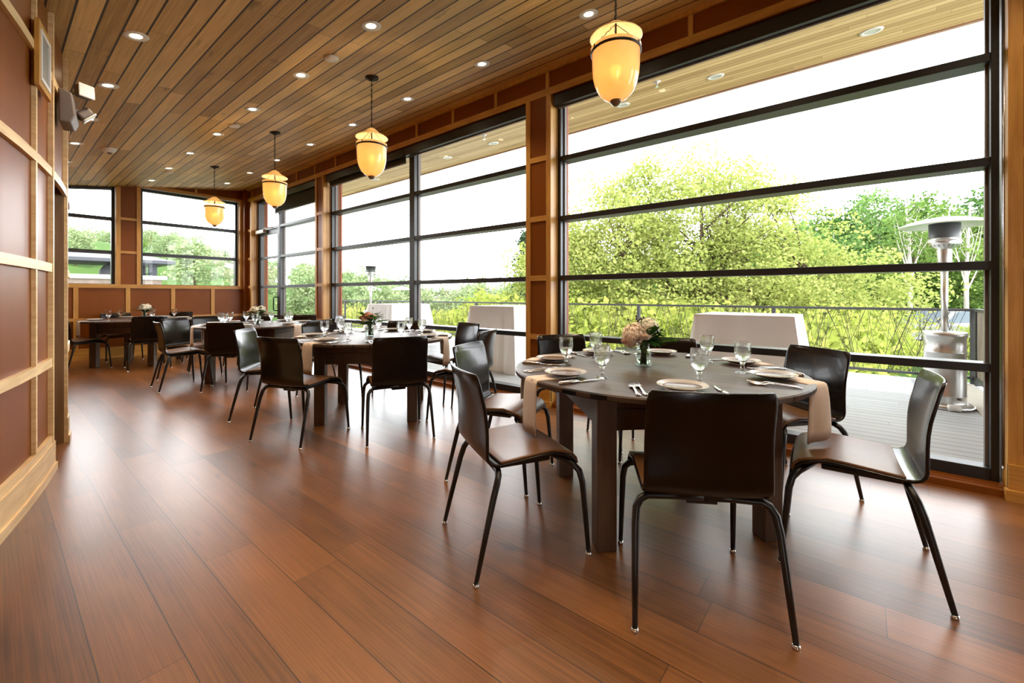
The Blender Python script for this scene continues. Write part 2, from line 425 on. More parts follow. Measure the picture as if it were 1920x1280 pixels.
# door jamb linings, and an added unseen wall that keeps sky light out
jl = MB()
for y0, y1 in ((YD0-.02, YD0+.012), (YD1-.03, YD1+.004)):
    x0 = xl(y0); jl.box((x0-.30, y0, 0), (x0+.008, y1, 1.99))
jl.box((xl(YD0)-.25, YD0, 1.955), (xl(YD0)+.01, YD1, 1.99))
struct(jl.build('trim_2', M['jambwood']), 'dark wooden lining of the doorway in the left wall', 'trim')
pw = MB()
pw.box((-1.55, 3.2, 0), (-1.45, 5.9, 2.7)); pw.box((-1.5, 3.1, 0), (.0, 3.2, 2.7)); pw.box((-1.5, 5.9, 0), (.3, 6.0, 2.7))
struct(pw.build('wall_skyblock', M['skyblock']), 'unseen wall added behind the doorway to keep sky light out', 'wall')

# ---- wall behind the camera
wb = MB().prism([(-5.2, 0), (XW, 0), (XW, zc(XW)), (-5.2, zc(-5.2))], 'y', YB-.1, YB)
struct(wb.build('wall_back', M['panel']), 'red brown panelled wall behind the viewpoint', 'wall')

# ---- right wall: columns, header, sill
wr = MB()
COLS = [(YR, -.66), (2.479, 2.79), (7.209, 7.50), (10.43, 10.72)]
# solid backing of columns and header
def colbox(mb, y0, y1, x0=XF, x1=3.98, z0=0):
    mb.prism([(x0, z0), (x1, z0), (x1, zc(x1)), (x0, zc(x0))], 'y', y0, y1)
for a, b in COLS: colbox(wr, a, b)
colbox(wr, 10.72, YE+.2)
wr.prism([(XF+.002, ZH), (3.978, ZH), (3.978, zc(3.978)), (XF+.002, zc(XF))], 'y', YB, YE)
wr.box((XF+.03, YB, 0), (3.95, YE, .045))
WR = struct(wr.build('wall_right', M['panel']), 'window wall with red panelled columns and header', 'wall')
# trims on the columns
def col_trim(a, b):
    """stiles and cross rails on a column face plus golden jambs on its sides"""
    mb = MB(); w = .052; d = .014
    mb.box((XF-d, a, .20), (XF, a+w, ZH+.05)); mb.box((XF-d, b-w, .20), (XF, b, ZH+.05))
    mb.build('stile', M['trim'], WR)
    mb = MB()
    for z in (ZA, ZB, ZC, ZD): mb.box((XF-d+.001, a+w, z-.055), (XF, b-w, z))
    mb.box((XF-d+.001, a+w, .2), (XF, b-w, .26))
    mb.build('cross_rail', M['trimh'], WR)
    mb = MB()
    for y0, y1 in ((a-.006, a), (b, b+.006)):
        mb.box((XF-d, y0, .045), (XF+.05, y1, ZH)); mb.box((XF+.058, y0+.002, .045), (XF+.085, y1-.002, ZH)); mb.box((XF+.092, y0, .045), (XW-.002, y1, ZH))
    mb.build('jamb', M['trim'], WR)
for a, b in COLS: col_trim(a, b)
hd = MB()
hd.box((XF-.016, YB, ZH-.005), (XF, 10.72, ZH+.065))
hd.build('header_rail', M['trimh'], WR)
hd = MB()
for k in range(-6, 16):
    y = 2.515+.715*k if k < 7 else 2.515+.715*k
    if YB < y < 10.7: hd.prism([(XF-.014, ZH+.065), (XF, ZH+.065), (XF, zc(XF)), (XF-.014, zc(XF-.014))], 'y', y-.02, y+.02)
hd.prism([(XF-.03, zc(XF-.03)-.035), (XF, zc(XF)-.035), (XF, zc(XF)), (XF-.03, zc(XF-.03))], 'y', YB, YF)
hd.build('header_batten', M['trim'], WR)
bm_ = MB()
for a, b in COLS: bm_.box((XF-.028, a-.006, .05), (XF, b+.006, .20)); bm_.box((XF-.05, a-.02, 0), (XF, b+.02, .06))
struct(bm_.build('baseboard_right', M['trimh']), 'stepped wooden plinths at the feet of the window columns', 'baseboard')
bs = MB().box((XF-.012, YB, 0), (XF+.03, YF, .042))
struct(bs.build('trim_3', M['panel']), 'low red wooden kerb on the floor under the windows', 'trim')
# outside pilasters
op = MB()
for a, b in COLS: op.prism([(3.98, -.12), (4.01, -.12), (4.01, zc(4.01)), (3.98, zc(3.98))], 'y', a-.01, b+.01)
op.build('outer_cladding', M['redclad'], WR)

# ---- windows of the right wall
def window(name, y0, y1, mull, label, rails=(ZA, ZB, ZC, ZD), door=None, z0=.042):
    fr = MB(); X0, X1 = XW, 3.915
    st = .036
    fr.box((X0, y0, z0), (X1, y0+st, ZH)); fr.box((X0, y1-st, z0), (X1, y1, ZH))
    fr.box((X0, y0+st, z0), (X1, y1-st, .118)); fr.box((X0, y0+st, ZH-.05), (X1, y1-st, ZH))
    o = fr.build(name, M['black'], bevel=.003)
    struct(o, label, 'window')
    r = MB()
    for z in rails: r.box((X0+.002, y0+st, z-.052), (3.955, y1-st, z))
    r.build('window_rail', M['black'], o, bevel=.003)
    for ym in mull:
        MB().box((X0-.004, ym-.055, .118), (X1, ym+.055, ZH-.05)).build('mullion', M['black'], o, bevel=.003)
    # pale glazing beads give the stepped inner edge
    gb = MB()
    for ya in [y0+st]+[m+.055 for m in mull]: gb.box((3.86, ya, .118), (3.90, ya+.014, ZH-.05))
    for ya in [y1-st]+[m-.055 for m in mull]: gb.box((3.86, ya-.014, .118), (3.90, ya, ZH-.05))
    gb.build('glazing_bead', M['greyplastic'], o)
    g = MB(); g.add([(3.875, y0+st, .118), (3.875, y1-st, .118), (3.875, y1-st, ZH-.05), (3.875, y0+st, ZH-.05)], [(0, 1, 2, 3)])
    g.build('window_glass', M['glass'], o)
    return o
window('window_1', -.645, 2.473, [], 'wide near window with black rails and view of the bright maple')
window('window_2', 2.80, 7.203, [4.93], 'second window with black centre post and rails')
W3 = window('window_3', 7.51, 9.30, [], 'third window beside the glass door')
window('window_4', YB+.3, YR-.01, [-2.8], 'window at the side of the viewpoint')
# glass door left of window 3
dr = MB(); dy0, dy1 = 9.30, 10.43
dr.box((XW-.004, dy0-.01, .042), (3.915, dy0+.05, ZH)); dr.box((XW, dy1-.05, .042), (3.915, dy1, ZH))
dr.box((XW, dy0+.05, ZA-.06), (3.915, dy1-.05, ZA)); dr.box((XW, dy0+.05, ZH-.05), (3.915, dy1-.05, ZH))
D1 = struct(dr.build('door_1', M['black'], bevel=.003), 'black framed glass door to the deck beside the corner', 'door')
lf = MB()
lf.box((XW+.01, dy0+.055, .05), (3.86, dy0+.13, ZA-.065)); lf.box((XW+.01, dy1-.145, .05), (3.86, dy1-.055, ZA-.065))
for z0, z1 in ((.05, .24), (ZA-.16, ZA-.065), (ZB-.05, ZB), (ZC-.05, ZC), (ZD-.05, ZD)): lf.box((XW+.012, dy0+.13, z0), (3.858, dy1-.145, z1))
lf.build('door_leaf', M['black'], D1, bevel=.003)
g = MB(); g.add([(3.845, dy0+.13, .24), (3.845, dy1-.145, .24), (3.845, dy1-.145, ZA-.16), (3.845, dy0+.13, ZA-.16)], [(0, 1, 2, 3)])
g.add([(3.875, dy0+.05, ZA), (3.875, dy1-.05, ZA), (3.875, dy1-.05, ZH-.05), (3.875, dy0+.05, ZH-.05)], [(0, 1, 2, 3)])
g.build('door_glass', M['glass'], D1)
MB().tube([(XW+.01, 9.40, 1.12), (XW-.06, 9.40, 1.12), (XW-.075, 9.40, 1.10), (XW-.075, 9.40, .86), (XW-.06, 9.40, .84), (XW+.01, 9.40, .84)], .012).build('door_handle', M['bronze'], D1)
dc = MB().box((XW-.07, 9.95, ZA-.115), (XW+.008, 10.36, ZA-.045)).tube([(XW-.06, 10.0, ZA-.05), (XW-.10, 9.75, ZA-.04), (XW+.0, 9.62, ZA-.035)], .009)
dc.build('door_closer', M['white'], D1, bevel=.006)

# ---- end wall with two windows
EW = [(-.55, 1.503), (1.857, 3.549)]
we = MB()
XE0, XE1 = -1.2, XF+.02
we.box((XE0, YF, 0), (XE1, YE+.15, ZC-.07))                                   # below the windows
for a, b in ((XE0, EW[0][0]-.02), (EW[0][1]+.02, EW[1][0]-.02), (EW[1][1]+.02, XE1)):
    we.prism([(a, ZC-.07), (b, ZC-.07), (b, zc(b)), (a, zc(a))], 'y', YF, YE+.15)
a, b = EW[1][0]-.02, EW[1][1]+.02
we.prism([(a, ZH+.02), (b, ZH+.02), (b, zc(b)), (a, max(zc(a), ZH+.03))], 'y', YF, YE+.15)
WE = struct(we.build('wall_end', M['panel']), 'far end wall with red panels in a golden trim grid', 'wall')
te = MB()
te.box((XE0, YF-.024, ZC-.075), (XF, YF, ZC-.005))
te.box((XE0, YF-.02, ZD-.055), (XF, YF, ZD))
for z in (ZB, ZA): te.box((EW[0][1]+.06, YF-.017, z-.045), (EW[1][0]-.06, YF, z)); te.box((EW[1][1]+.07, YF-.017, z-.045), (XF, YF, z))
te.box((EW[1][0]-.02, YF-.02, ZH-.005), (XF, YF, ZH+.055))
te.build('rail_trim', M['trimh'], WE)
tb = MB()
for x in (-.4, .29, .9755, 1.67, 2.355, 3.038):
    tb.box((x-.032, YF-.02, ZD), (x+.032, YF, ZC-.075)); tb.box((x-.032, YF-.02, .2), (x+.032, YF, ZD-.055))
for a, b in ((EW[0][1]-.0, EW[0][1]+.062), (EW[1][0]-.062, EW[1][0]), (EW[1][1], EW[1][1]+.062)):
    tb.prism([(a, ZC-.005), (b, ZC-.005), (b, min(ZH, zc(a)-.004)), (a, min(ZH, zc(a)-.004))], 'y', YF-.022, YF+.10)
tb.box((2.72, YF-.016, ZH+.055), (2.76, YF, zc(2.70)))
tb.build('batten_trim', M['trim'], WE)
be = MB(); be.box((XE0, YF-.045, 0), (XF, YF, .055)); be.box((XE0, YF-.03, .055), (XF, YF, .20))
struct(be.build('baseboard_end', M['trimh']), 'golden wooden baseboard along the far end wall', 'baseboard')
for k, (a, b) in enumerate(EW):
    top = lambda x: min(ZH, zc(x)-.002)
    y0, y1 = YE-.0, YE+.10; s = .05
    fr = MB()
    fr.prism([(a, ZC-.005), (a+s, ZC-.005), (a+s, top(a+s)), (a, top(a))], 'y', y0, y1)
    fr.prism([(b-s, ZC-.005), (b, ZC-.005), (b, top(b)), (b-s, top(b-s))], 'y', y0, y1)
    fr.box((a+s, y0, ZC-.03), (b-s, y1, ZC+.004))
    fr.prism([(a+s, top(a+s)-.05), (b-s, top(b-s)-.05), (b-s, top(b-s)), (a+s, top(a+s))], 'y', y0, y1)
    o = struct(fr.build('window_%d' % (5+k), M['black'], bevel=.003), ['left window of the far end wall', 'right window of the far end wall behind the last pendant'][k], 'window')
    r = MB()
    for z in (ZA, ZB): r.box((a+s, y0-.002, z-.062), (b-s, y1+.01, z))
    r.build('window_rail', M['black'], o)
    g = MB(); g.add([(a+s, YE+.06, ZC), (b-s, YE+.06, ZC), (b-s, YE+.06, top(b-s)-.04), (a+s, YE+.06, top(a+s)-.04)], [(0, 1, 2, 3)])
    g.build('window_glass', M['glass'], o)
# corner post between end wall and window wall
cp = MB(); cp.prism([(3.60, 0), (XF, 0), (XF, zc(XF)), (3.60, zc(3.60))], 'y', 10.62, YF)
struct(cp.build('trim_4', M['panel']), 'dark red corner post where the two window walls meet', 'trim')

# ---- roller shades
def shade(y0, y1, zb, label):
    o = thing('roller_shade', label, 'window shade', (XW-.05, (y0+y1)/2, ZH-.06), 0, 'roller shades over the windows')
    h = (y1-y0)/2
    MB().box((-.052, -h, -.062), (.045, h, .05)).build('cassette', M['cassette'], o, bevel=.004)
    d = ZH-.06-zb
    MB().box((.012, -h+.02, -d+.02), (.015, h-.02, -.06)).build('fabric', M['shade_fab'], o)
    MB().box((.004, -h+.02, -d), (.024, h-.02, -d+.022)).build('hem_bar', M['greyplastic'], o, bevel=.003)
    return o
shade(-.63, 2.455, 3.105, 'black roller shade rolled up above the wide near window')
shade(2.82, 4.985, 3.105, 'black roller shade rolled up over the right half of second window')
shade(5.0, 7.185, 3.036, 'black roller shade let down slightly on left half of second window')
shade(7.53, 9.44, 2.847, 'dark roller shade let down above the window beside the door')
ch = MB()
for dx in (0, .03): ch.tube([(XF+.06+dx, -.652, z) for z in (3.1, 1.6, .16)], .0035, 5)
ch.tube([(XF+.06+.03*(1-math.cos(a))/2, -.652, .16-.02*math.sin(a)) for a in (0, .8, 1.57, 2.3, PI)], .0035, 5)
tag(ch.build('shade_chain', M['chrome']), 'beaded pull chain hanging at right edge of the near window', 'chain')

# ------------------------------------------------------------------ ceiling fixtures
SL = math.atan(.146)
def ceiling_fix(o): o.rotation_euler = (0, -SL, 0)
def make_down():
    t = thing('downlight', 'recessed round downlight', 'ceiling light')
    MB().lathe([(.036, -.001), (.050, -.006), (.074, -.006), (.078, 0), (.036, 0)], 24).build('trim_ring', M['white'], t)
    MB().lathe([(.0, -.002), (.037, -.002)], 20).build('lens', M['led'], t)
    return t
down0 = make_down()
rows = [(.69, 4.15, 6, 'row nearest the left wall'), (1.875, 2.94, 7, 'middle row'), (3.05, 1.69, 8, 'row nearest the windows')]
ordn = ['first', 'second', 'third', 'fourth', 'fifth', 'sixth', 'seventh', 'eighth']
first = True; DOWN = []
for x, y0, n, rn in rows:
    for k in range(-4 if True else 0, n):
        y = y0+1.175*k
        if y < YB+.5 or x < xl(y)+.1: continue
        if k >= 0: lab = 'lit round ceiling downlight, %s from the front in the %s' % (ordn[k], rn)
        else: continue
        o = down0 if first else dup(down0, (0, 0, 0), 0, lab, 'recessed ceiling downlights')
        first = False
        o['label'] = lab; o['group'] = 'recessed ceiling downlights'
        o.location = (x, y, zc(x)-.0005); ceiling_fix(o); DOWN.append((x, y))
    for k in range(-4, 0):       # the same rows carry on overhead, behind the view
        y = y0+1.175*k
        if y > YB+.5: DOWN.append((x, y))
for (x, y), lab in zip([(1.91, 3.61), (1.91, 5.97), (1.94, 9.12)], ['white unlit disc sensor nearest us on the ceiling middle row', 'second white disc sensor along the ceiling middle row', 'farthest white disc sensor on the ceiling middle row']):
    o = MB().lathe([(0, -.028), (.045, -.026), (.058, -.018), (.062, 0), (0, 0)], 20).build('ceiling_sensor', M['white']); tag(o, lab, 'ceiling sensor', 'white disc sensors on the ceiling'); o.location = (x, y, zc(x)); ceiling_fix(o)
t = thing('smoke_detector', 'cone shaped smoke detector hanging low on ceiling near the left wall', 'smoke detector', (1.02, 7.82, zc(1.02))); ceiling_fix(t)
MB().lathe([(.085, 0), (.085, -.012), (.05, -.05), (.03, -.052), (0, -.052)], 20).build('housing', M['white'], t)
MB().lathe([(.028, -.05), (.02, -.07), (0, -.072)], 14).build('sensor_head', M['greyplastic'], t)
for (x, y), lab in zip([(5.52, 2.53), (5.5, 1.34), (5.55, -.09), (5.49, 4.89), (5.52, 6.09), (5.54, 8.51)],
        ['unlit soffit downlight outside, just below the nearest pendant', 'unlit soffit downlight outside, right of the nearest pendant', 'unlit soffit downlight outside at top right of near window', 'unlit soffit downlight outside, right half of second window', 'unlit soffit downlight outside, just right of second window post', 'unlit soffit downlight outside, below the second pendant']):
    t = thing('soffit_downlight', lab, 'ceiling light', (x, y, zc(x)-.0005), 0, 'unlit downlights in the soffit'); ceiling_fix(t)
    MB().lathe([(.06, -.003), (.064, -.008), (.092, -.008), (.096, 0), (.06, 0)], 24).build('trim_ring', M['white'], t)
    MB().lathe([(0, -.004), (.061, -.004)], 20).build('lens', M['offlens'], t)
for (x, y), lab in zip([(5.05, 1.88), (4.97, 4.62)], ['small metal sprinkler head in the soffit right of nearest pendant', 'small metal sprinkler head in the soffit beyond the near column']):
    t = thing('sprinkler_head', lab, 'sprinkler', (x, y, zc(x))); ceiling_fix(t)
    MB().lathe([(.042, 0), (.042, -.006), (.012, -.014), (.012, -.03), (0, -.03)], 14).build('escutcheon', M['white'], t)
    MB().tube([(-.018, 0, -.028), (-.014, 0, -.055), (0, 0, -.065), (.014, 0, -.055), (.018, 0, -.028)], .004, 6).lathe([(.026, -.066), (.02, -.07), (0, -.07)], 12).build('deflector', M['chrome'], t)

# ------------------------------------------------------------------ pendants
def make_pendant(zceil):
    """origin on the ceiling; drop measured so the bell hangs at a fixed height"""
    t = thing('pendant_lamp', 'amber bell jar pendant', 'pendant lamp')
    R = .142
    d = zceil-2.31                      # distance ceiling -> finial tip
    Z = -d
    MB().lathe([(0, -.035), (.02, -.035), (.03, -.022), (.062, -.012), (.066, .01), (0, .012)], 24).build('canopy', M['bronze'], t)
    c = MB(); zt = Z+.50; n = 17
    for i in range(n):
        za = -.03+(zt+.03)*i/n; zb = -.03+(zt+.03)*(i+1)/n
        w = .0075; e = .004
        ring = [(w*math.cos(a), 0, (za+zb)/2+(zb-za)*.62*math.sin(a)) for a in [k*PI/5 for k in range(11)]]
        if i % 2: ring = [(p[1], p[0], p[2]) for p in ring]
        c.tube(ring, .0022, 5)
    c.tube([(0, 0, -.02), (.006, .003, -.3*d), (-.004, 0, Z+.49)], .0028, 6)
    c.build('chain', M['bronze'], t)
    b = MB()
    b.lathe([(.008, Z+.515), (.03, Z+.506), (.056, Z+.486), (.076, Z+.466), (.10, Z+.450), (.150, Z+.422), (.156, Z+.415), (.151, Z+.413), (.10, Z+.443), (.074, Z+.459), (.053, Z+.479), (.028, Z+.499), (.006, Z+.507)], 32)
    b.build('smoke_bell', M['bellglass'], t)
    s = MB()
    prof = [(.150, Z+.352), (.146, Z+.346), (.144, Z+.334), (.143, Z+.318), (R, Z+.30), (.141, Z+.24), (.137, Z+.185), (.125, Z+.130), (.105, Z+.087), (.076, Z+.055), (.042, Z+.036), (.02, Z+.03), (0, Z+.03)]
    inner = [(max(r-.004, 0), z+.003) for r, z in prof[::-1]]
    s.lathe(prof+inner, 32); s.build('bell_shade', M['shadeglass'], t)
    MB().lathe([(.1465, Z+.318), (.151, Z+.321), (.151, Z+.333), (.1465, Z+.336), (.143, Z+.333), (.143, Z+.320), (.1465, Z+.318)], 32).build('metal_band', M['bronze'], t)
    MB().lathe([(0, Z), (.014, Z+.002), (.024, Z+.012), (.034, Z+.022), (.036, Z+.030), (.03, Z+.038), (.02, Z+.04)], 20).build('finial', M['knob'], t)
    h = MB()
    for k in range(3):
        a = k*2*PI/3+.5; p0 = Vector((0, 0, Z+.50)); p1 = Vector((.148*math.cos(a), .148*math.sin(a), Z+.34))
        for j in range(9):
            q0 = p0.lerp(p1, j/9); q1 = p0.lerp(p1, (j+1.25)/9)
            h.tube([q0, q0.lerp(q1, .5)+Vector((.004*(-1)**j, .003, 0)), q1], .0022, 5)
        h.tube([p1+Vector((0, 0, .01)), p1-Vector((0, 0, .02))], .004, 5)
    h.build('hanging_chains', M['bronze'], t)
    MB().tube([(0, 0, Z+.50), (0, 0, Z+.36), (0, 0, Z+.25)], [.006, .007, .012], 8).build('lamp_stem', M['bronze'], t)
    MB().lathe([(0, Z+.165), (.018, Z+.172), (.026, Z+.195), (.02, Z+.225), (.011, Z+.25), (0, Z+.25)], 14).build('bulb', M['bulb'], t)
    return t
zpc = zc(2.41)
pend0 = make_pendant(zpc)
PEND = [(2.41, 1.15), (2.41, 3.765), (2.41, 6.04), (2.41, 8.44)]
plab = ['nearest and largest amber bell glass pendant lamp, over the nearest table', 'second amber bell glass pendant lamp, in front of the second window', 'third amber bell glass pendant lamp, hanging before the dark shade', 'farthest amber bell glass pendant lamp, in front of the end window']
for i, (x, y) in enumerate(PEND):
    o = pend0 if i == 0 else dup(pend0, (x, y, zpc), .9*i, plab[i])
    o.location = (x, y, zpc-.002); o['label'] = plab[i]; o['group'] = 'bell jar pendants over the tables'

# ------------------------------------------------------------------ left wall fixtures
y = 3.80; a = math.atan2(y-CYL, xl(y)-CXL)
t = thing('wall_speaker', 'small white framed grey speaker grille high on the left wall', 'speaker', (xl(y)+.021, y, 2.56)); t.rotation_euler = (0, 0, a)
f = MB()
for lo, hi in (((0, -.15, -.19), (.02, .15, -.15)), ((0, -.15, .15), (.02, .15, .19)), ((0, -.15, -.15), (.02, -.115, .15)), ((0, .115, -.15), (.02, .15, .15))): f.box(lo, hi)
f.build('wood_surround', M['trim'], t)
f = MB()
for lo, hi in (((0, -.115, -.15), (.024, .115, -.125)), ((0, -.115, .125), (.024, .115, .15)), ((0, -.115, -.125), (.024, -.092, .125)), ((0, .092, -.125), (.024, .115, .125))): f.box(lo, hi)
f.build('white_frame', M['white'], t)
MB().box((.002, -.092, -.125), (.014, .092, .125)).build('grille', M['grille'], t)
y = 4.43; a = math.atan2(y-CYL, xl(y)-CXL)
t = thing('emergency_light', 'grey emergency light with two clear lamp heads above the doorway', 'emergency light', (xl(y)+.024, y, 2.545)); t.rotation_euler = (0, 0, a); t.scale = (1.12, 1.12, 1.15)
b = MB().prism([(-.0, -.15), (.055, -.15), (.075, -.10), (.06, .03), (.02, .05), (0, .05)], 'y', -.11, .11)
b.build('battery_housing', M['greyplastic'], t, bevel=.008)
for z, yy, mt, tilt, tz in ((.085, .0, 'lens', -.1, -1.0), (-.035, .05, 'lens', .75, .2)):
    h = MB(); Mx = Matrix.Translation((.10, yy, z)) @ Matrix.Rotation(tz, 4, 'Z') @ Matrix.Rotation(tilt, 4, 'Y')
    h.box((-.02, -.04, -.04), (.03, .04, .04), 0, Mx)
    ho = h.build('lamp_head', M['greyplastic'], t, bevel=.012)
    MB().box((.03, -.043, -.043), (.042, .043, .043), 0, Mx).build('lamp_lens', M['lens'], ho, bevel=.008)
MB().tube([(.03, 0, .04), (.05, .02, .07), (.08, .03, .08)], .012, 8).build('swivel_arm', M['white'], t)
MB().tube([(.05, .02, -.03), (.09, .05, -.035)], .012, 8).build('swivel_arm', M['white'], t)

# ------------------------------------------------------------------ chair
PROF = [(.212, .402), (.207, .424), (.190, .442), (.160, .452), (.10, .457), (.03, .452), (-.05, .445), (-.11, .440), (-.145, .438), (-.168, .441), (-.188, .451), (-.201, .467), (-.208, .49), (-.212, .53), (-.216, .58), (-.222, .63), (-.232, .68), (-.246, .73), (-.262, .785), (-.277, .832)]
def prof_pt(i, u, off=0.):
    y, z = PROF[i]
    j, k = max(i-1, 0), min(i+1, len(PROF)-1)
    ty, tz = PROF[k][0]-PROF[j][0], PROF[k][1]-PROF[j][1]; L = math.hypot(ty, tz)
    ny, nz = tz/L, -ty/L                # towards the sitter: up on the seat, forward on the back
    hw = .222 if y > .1 else (.218 if z < .46 else .218-.004*(z-.46)/.37)
    back = max(0., min(1., (z-.45)/.38))**.8 if y < -.15 else 0.
    seat = 1-min(1, max(0, (z-.44)/.05)) if y < -.1 else 1.
    b = .030*u*u*back                     # the backrest is cupped
    dz = .008*u*u*(seat if y < .15 else 0)
    return (hw*u, y+ny*off+b, z+nz*off+dz)
def make_chair():
    t = thing('dining_chair', 'chair', 'chair')
    us = [-1, -.93, -.7, -.45, -.2, 0, .2, .45, .7, .93, 1]
    # shell: one bent sheet, seat and back
    P = [[prof_pt(i, u) for u in us] for i in range(len(PROF))]
    P[-1][0] = (P[-1][0][0]+.006, P[-1][0][1], P[-1][0][2]-.012); P[-1][-1] = (P[-1][-1][0]-.006, P[-1][-1][1], P[-1][-1][2]-.012)
    MB().grid(P).build('shell', M['shell'], t, solid=.012, soff=0, bevel=.0025, bseg=1)
    P = [[prof_pt(i, u*.975, .0115) for u in us] for i in range(0, 9)]
    MB().grid(P).build('seat_pad', M['pad'], t, solid=.011, soff=0, bevel=.003, bseg=2)
    fr = MB()
    fr.box((-.15, -.145, .409), (.15, .12, .430))
    fr.box((-.055, -.14, .394), (.055, .10, .410))
    fr.build('seat_support', M['leg'], t, bevel=.004)
    for s in (-1, 1):
        rear = [(s*.257, -.268, .012), (s*.250, -.225, .19), (s*.244, -.190, .33), (s*.238, -.172, .385), (s*.222, -.160, .411), (s*.196, -.153, .423), (s*.10, -.150, .4255), (0, -.150, .4255)]
        front = [(s*.247, .262, .012), (s*.243, .247, .19), (s*.239, .234, .33), (s*.232, .222, .378), (s*.214, .200, .404), (s*.188, .178, .4165), (s*.10, .140, .424), (0, .120, .424)]
        for pts in (rear, front):
            l = MB().tube(pts, [.0095, .0122, .014, .0145, .0145, .0145, .014, .014], 10).build('leg', M['leg'], t)
            x, y, z = pts[0]
            MB().lathe([(0, 0), (.011, 0), (.013, .004), (.0115, .014), (0, .014)], 12, (x, y, 0)).build('foot_glide', M['chrome'], l)
    return t
chair0 = make_chair()
BT = 'brown-black bentwood chair '
T1n, T2n, T3n, T4n = 'nearest round table', 'second round table', 'third round table', 'far corner round table'
TABLES = [((2.365, .915), T1n, 0.), ((2.455, 3.775), T2n, .04), ((2.42, 6.63), T3n, -.05), ((1.64, 9.55), T4n, .1)]
# x, y, facing x, facing y, chair label, phrase used for its place setting
CH = [
 [(1.771, .520, .86, .52, BT+'with its back square to us at the nearest round table', 'before the chair with its back square to us'),
  (1.580, 1.281, .88, -.47, BT+'seen from its side at left of the nearest round table', 'before the chair seen from its side at left'),
  (2.121, 1.810, .28, -.96, BT+'with green glossy backrest, behind the left chair of the nearest table', 'before the chair with green glossy backrest'),
  (2.859, 1.708, -.54, -.84, BT+'against the near column, beyond the nearest round table', 'before the chair against the column'),
  (3.06, 1.10, -.975, -.22, BT+'behind the flower jar of the nearest table, under the window', 'before the chair behind the flowers'),
  (3.06, .36, -.77, .63, BT+'at right rear of the nearest table, facing us with shiny back', 'before the shiny chair at right rear'),
  (2.43, .018, -.06, 1., BT+'side-on at far right with whole seat in view, nearest table', 'before the side-on chair at far right')],
 [(1.646, 3.586, .94, .33, BT+'turned to the right with golden seat at the second round table', 'before the chair with golden seat'),
  (1.75, 4.45, .74, -.68, BT+'with pale shiny front, behind golden seated chair of second table', 'before the chair with pale shiny front'),
  (2.47, 4.70, .0, -1., BT+'with silvery front, at far side of the second round table', 'before the chair with silvery front'),
  (3.16, 4.34, -.77, -.64, BT+'under the centre post of second window, at the second table', 'before the chair under the window post'),
  (3.33, 3.61, -.98, .15, BT+'with dark green reflecting front, by window at second table right', 'before the chair by the window at right'),
  (2.87, 2.925, -.34, .94, BT+'edge-on with bright rim, between the nearest and second tables', 'before the edge-on chair at right'),
  (2.164, 3.019, .45, .89, BT+'with its back to us at the second round table', 'before the chair with its back to us')],
 [(1.96, 6.07, .70, .72, BT+'with its back to us at the third round table', 'before the chair with its back to us'),
  (1.55, 6.65, 1., -.05, BT+'seen from its side at left of the third round table', 'before the chair seen from its side'),
  (1.81, 7.33, .56, -.83, BT+'with glossy white green front, at left rear of third table', 'before the chair with glossy front'),
  (2.21, 7.67, .22, -.97, BT+'with grey front, far side of third table behind two goblets', 'before the left of the two far chairs'),
  (2.75, 7.60, -.30, -.95, BT+'with grey front, far side of third table left of flowers', 'before the right of the two far chairs'),
  (3.13, 7.06, -.85, -.5, BT+'before the window beside the door, at the third round table', 'before the chair by the door window'),
  (3.28, 6.41, -.98, .18, BT+'seen edge-on beside second window, at the third round table', 'before the edge-on chair by the window'),
  (2.70, 5.78, -.3, .95, BT+'just behind the silvery chair, near side of third table', 'before the chair on its near right')],
 [(.915, 9.41, .96, .28, BT+'cut by the door jamb, at left of the far corner table', 'before the chair cut by the jamb'),
  (1.50, 10.34, .1, -1., BT+'against the end wall left of flowers, at far corner table', 'before the chair against the end wall'),
  (2.22, 10.15, -.7, -.7, BT+'against the end wall right of flowers, at far corner table', 'before the right chair at the end wall'),
  (2.42, 9.10, -.93, .35, BT+'mostly hidden on the right side of the far corner table', 'before the hidden chair on the right'),
  (1.60, 8.80, .06, 1., BT+'with its back to us at the far corner round table', 'before the chair with its back to us')],
]
firstc = True
for ti, lst in enumerate(CH):
    for (x, y, fx, fy, lab, ph) in lst:
        rz = math.atan2(-fx, fy)
        if firstc: o = chair0; firstc = False
        else: o = dup(chair0, (0, 0, 0), 0, lab)
        o.location = (x, y, 0); o.rotation_euler = (0, 0, rz); o['label'] = lab; o['group'] = 'dining chairs around the round tables'

# ------------------------------------------------------------------ tables
def make_table():
    t = thing('round_table', 'table', 'table')
    R = .765
    n = 72; prof = [(0, .722), (R-.006, .722), (R, .727), (R, .744), (R-.006, .75), (0, .75)]
    MB().lathe(prof, n, smooth=False).build('tabletop', M['table'], t)
    r = .57; L = r/math.sqrt(2)
    for k in range(4):
        a = k*PI/2; c, s = r*math.cos(a), r*math.sin(a)
        Mx = Matrix.Translation((c, s, 0)) @ Matrix.Rotation(PI/4, 4, 'Z')
        MB().box((-.046, -.046, 0), (.046, .046, .722), 0, Mx).build('leg', M['tablewood'], t, bevel=.004)
        am = a+PI/4; Ma = Matrix.Rotation(am, 4, 'Z')
        b = MB()
        b.box((L-.006, -L+.04, .640), (L+.022, L-.04, .7215), 0, Ma); b.box((L-.010, -L+.04, .538), (L+.018, L-.04, .637), 0, Ma)
        b.build('apron', M['tablewood'], t, bevel=.003)
    return t
tab0 = make_table()
tl_ = ['large dark plank-topped round table nearest us at right', 'dark plank-topped round table, second from us, before the second window', 'dark round table, third from us, before the glass door', 'dark round table in the far corner by the end wall']
